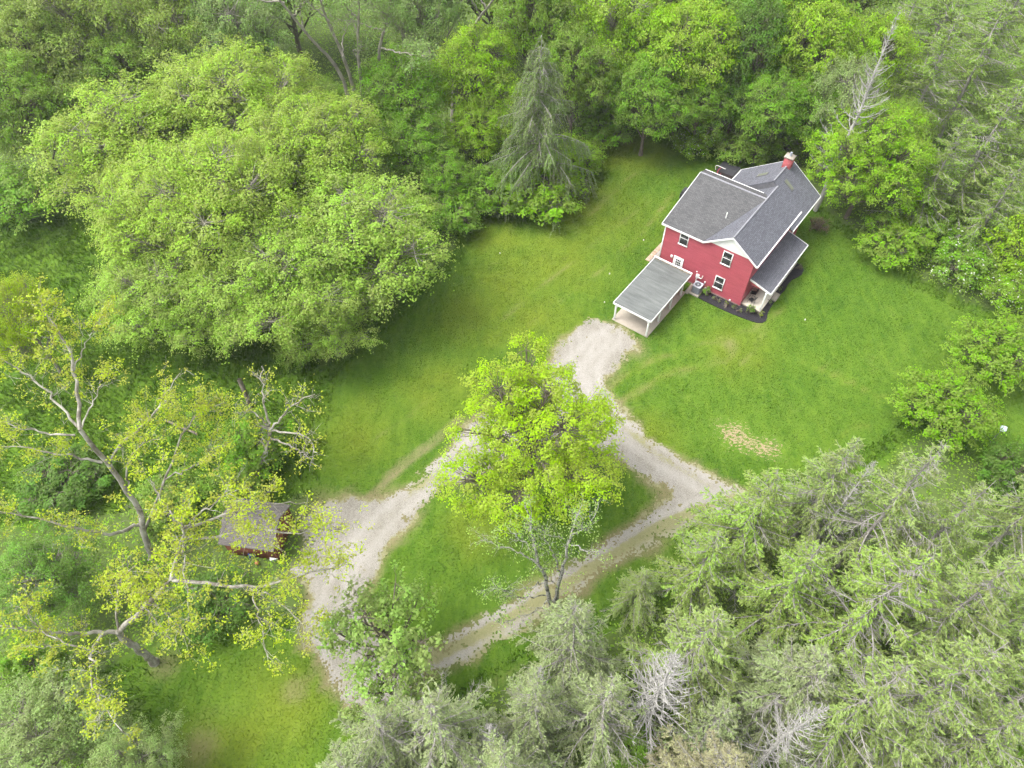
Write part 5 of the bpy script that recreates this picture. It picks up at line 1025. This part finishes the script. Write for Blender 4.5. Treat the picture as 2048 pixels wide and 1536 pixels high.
bl = cyl('white_bucket', hw(-10.62, 17.55, .28), hw(-10.62, 17.55, .52), .12, .14, WHITE, None, 14); tag(bl, 'small white bucket on the deck before the hot tub', 'bucket')
gr = empty('covered_grill', hw(-12.75, 11.8), YAW); tag(gr, 'black covered grill beyond the left side of the house', 'grill')
rounded_box('body', .32, .62, .35, .95, .08, COV, gr); rounded_box('hood', .28, .5, .951, 1.2, .12, COV, gr)
for sx_ in (-.25, .25):
    for sy_ in (-.5, .5): cyl('leg', (sx_, sy_, 0), (sx_, sy_, .36), .03, .03, BLACKM, gr, 8)

# ------------------------------------------------------------------ shed
SH = (-19.55, 25.45); SYAW = R_(-8)
sh = empty('garden_shed', (SH[0], SH[1], 0), SYAW); tag(sh, 'small red brown wooden shed with grey gable roof under the sycamore', 'shed')
def plank_wall(name, rot, a, b):
    m, nt, out = new_mat(name); v = ocoord(nt, (1, 1, 1), rot); sx = N(nt, 'ShaderNodeSeparateXYZ'); nt.links.new(v, sx.inputs[0])
    sc_ = math_(nt, 'MULTIPLY', sx.outputs[1], 7.); fl = math_(nt, 'FLOOR', sc_); fr = math_(nt, 'FRACT', sc_)
    wn_ = N(nt, 'ShaderNodeTexWhiteNoise', noise_dimensions='1D'); nt.links.new(fl, wn_.inputs['W'])
    c = mixc(nt, wn_.outputs[0], a, b); c = mixc(nt, math_(nt, 'LESS_THAN', fr, .1), c, tuple(x * .3 for x in a)); c = mixc(nt, math_(nt, 'MULTIPLY', noise(nt, v, 5, 4), .3), c, tuple(x * .6 for x in b))
    bsdf(nt, out, c, .85, .15, bump(nt, fr, .3, .01)); return m
SW = plank_wall('red_brown_boards', (0, 0, 0), (.15, .045, .035), (.24, .085, .06)); SDG = plank_wall('diagonal_boards', (R_(45), 0, 0), (.17, .055, .04), (.30, .15, .09)); SDG2 = plank_wall('diagonal_boards_b', (R_(-45), 0, 0), (.17, .05, .04), (.27, .10, .07))
hl, hwid, eh, ah = 1.95, 1.75, 2.15, 3.3
prism('gable_wall', [(hl, -hwid, 0), (hl, hwid, 0), (hl, hwid, eh), (hl, 0, ah), (hl, -hwid, eh)], (-.1, 0, 0), SW, sh)
prism('gable_wall', [(-hl, -hwid, 0), (-hl, hwid, 0), (-hl, hwid, eh), (-hl, 0, ah), (-hl, -hwid, eh)], (.1, 0, 0), SW, sh)
box('side_wall', (-hl + .1, -hwid, 0), (hl - .1, -hwid + .1, eh), SW, sh); box('side_wall', (-hl + .1, hwid - .1, 0), (hl - .1, hwid, eh), SW, sh)
SHR = shingle_material('shed_shingle', (.125, .115, .11), (.185, .17, .165)); sl = (ah - eh) / hwid; zs = lambda y_: ah + .1 - sl * abs(y_)
prism('roof', [(-hl - .2, 0, zs(0)), (hl + .2, 0, zs(0)), (hl + .2, -hwid - .22, zs(hwid + .22)), (-hl - .2, -hwid - .22, zs(hwid + .22))], (0, 0, -.09), SHR, sh, (1, 0, 0))
prism('roof', [(-hl - .2, .001, zs(0)), (hl + .2, .001, zs(0)), (hl + .2, hwid + .22, zs(hwid + .22)), (-hl - .2, hwid + .22, zs(hwid + .22))], (0, 0, -.09), SHR, sh, (-1, 0, 0))
for s_, mt in ((-1, SDG), (1, SDG2)):
    d_ = box('door', (hl + .003, min(.02 * s_, 1.1 * s_), .08), (hl + .06, max(.02 * s_, 1.1 * s_), 1.95), mt, sh)
    box('handle', (hl + .06, min(.1 * s_, .16 * s_), .95), (hl + .10, max(.1 * s_, .16 * s_), 1.15), BLACKM, d_)
wn_ = empty('window', (hl, 0, 2.3)); wn_.parent = sh
for a, b_ in (((.003, -.24, 0), (.05, .24, .05)), ((.003, -.24, .42), (.05, .24, .47)), ((.003, -.24, .05), (.05, -.19, .42)), ((.003, .19, .05), (.05, .24, .42))): box('frame', a, b_, WHITE, wn_)
box('pane', (.004, -.19, .05), (.02, .19, .42), GLASS, wn_)
for y_ in (-1.75, 1.66): box('corner_trim', (hl + .002, y_, 0), (hl + .04, y_ + .09, eh), SW, sh)
# things beside the shed
bb = box('blue_bin', (-.28, -.24, 0), (.28, .24, .55), plain('blue_plastic', (.03, .06, .30), .4, .1), None, .05); bb.location = BLUE[0]; bb.rotation_euler.z = .4; tag(bb, 'blue plastic bin against the side wall of the shed', 'bin')
bx = empty('tool_box', BOX[0], .3); tag(bx, 'grey box with white lid at the near corner of shed', 'box'); box('body', (-.3, -.2, 0), (.3, .2, .3), GREYM, bx, .03); box('lid', (-.32, -.22, .301), (.32, .22, .36), WHITE, bx, .02)
V = []; F_ = []
bm_r = .17
me = bpy.data.meshes.new('ball'); sg, rg = 16, 10
vv = [(bm_r * math.sin(math.pi * r_ / rg) * math.cos(2 * math.pi * s_ / sg), bm_r * math.sin(math.pi * r_ / rg) * math.sin(2 * math.pi * s_ / sg), bm_r * math.cos(math.pi * r_ / rg)) for r_ in range(rg + 1) for s_ in range(sg)]
me.from_pydata(vv, [], [(r_ * sg + s_, (r_ + 1) * sg + s_, (r_ + 1) * sg + (s_ + 1) % sg, r_ * sg + (s_ + 1) % sg) for r_ in range(rg) for s_ in range(sg)]); me.update()
ba_ = link('orange_ball', me, plain('orange_rubber', (.55, .22, .11), .6, .1)); ba_.location = (BALL[0][0], BALL[0][1], bm_r); tag(ba_, 'orange ball on the grass in front of the shed', 'ball')

def rock(name, loc, r, seed, mat, label):
    rg_ = np.random.default_rng(seed); d = unit(rg_.normal(size=(26, 3))) * np.array([1.3, .8, .4]) * r * rg_.uniform(.85, 1.1, (26, 1)); d[:, 2] = np.maximum(d[:, 2], -.1 * r)
    import bmesh
    bm = bmesh.new(); [bm.verts.new(tuple(v_)) for v_ in d]; bmesh.ops.convex_hull(bm, input=bm.verts); me = bpy.data.meshes.new(name); bm.to_mesh(me); bm.free()
    o = link(name, me, mat); o.location = (loc[0], loc[1], .08 * r + .02); tag(o, label, 'stone'); return o
rock('flat_stone', STONE[0], .42, 3, plain('pale_stone', (.30, .28, .25), .9, .15, 5), 'flat pale stone at the gravel edge before the shed')
# white ground markers and posts
for k_, (p_, lb) in enumerate(zip(WHITES, ('white cleanout cap in grass left of the carport roof', 'white cleanout cap by the front left carport post', 'white cleanout cap in grass above the carport', 'white scrap on the lawn near the silver maples', 'white scrap on the lawn right of the porch', 'white scrap beside the end of the gravel loop'))):
    o = cyl('ground_cap', (0, 0, 0), (0, 0, .12), .065, .05, WHITE, None, 12); o.location = (p_[0], p_[1], 0); tag(o, lb, 'cap', 'white caps in the lawn')
o = path_tube('thin_pole', [(0, 0, 0), (.03, 0, 1.2), (.05, .05, 2.2)], .035, GREYM); o.location = (POLE[0][0], POLE[0][1], 0); tag(o, 'thin grey pole on the grass behind the hot tub', 'pole')
# blue and white disc on a post at the right
e = empty('round_sign', (DISC[0][0], DISC[0][1], 0), .3); tag(e, 'pale blue and white disc on a post at the right edge', 'sign')
cyl('post', (0, .05, 0), (0, .05, 1.9), .03, .03, GREYM, e, 8); cyl('disc', (0, 0, 2.0), (0, .12, 2.22), .30, .30, plain('pale_disc', (.62, .68, .78), .4, .05), e, 24); cyl('disc_centre', (-.05, -.03, 1.985), (-.05, -.01, 2.02), .13, .13, plain('blue_disc', (.25, .33, .62), .4, .05), e, 18)
# broken snag and fallen limb
b0 = np.array(SNAG[0]); o = path_tube('broken_snag', [tuple(np.array(p_) - b0) for p_ in SNAG], .2, BARK, None, 9); o.location = SNAG[0]; tag(o, 'broken brown tree trunk left of the pale forked tree', 'stump')
b0 = np.array(LOG[0]); o = path_tube('fallen_log', [tuple(np.array(p_) - b0) for p_ in LOG], .11, BARK, None, 7); o.location = LOG[0]; tag(o, 'fallen brown log in the rough grass under the sycamores', 'log')

# thin scattering volume added to lift the dark gaps
hz = box('shadow_lift_haze', (-400, -120, -1.0), (400, 420, 53.0), None)
m = bpy.data.materials.new('shadow_lift_haze'); m.use_nodes = True; nt = m.node_tree; nt.nodes.clear()
o_ = nt.nodes.new('ShaderNodeOutputMaterial'); pv_ = nt.nodes.new('ShaderNodeVolumePrincipled'); pv_.inputs['Color'].default_value = (.93, .95, .98, 1); pv_.inputs['Density'].default_value = .00026; pv_.inputs['Anisotropy'].default_value = .2
nt.links.new(pv_.outputs[0], o_.inputs['Volume']); hz.data.materials.append(m); hz['kind'] = 'stuff'
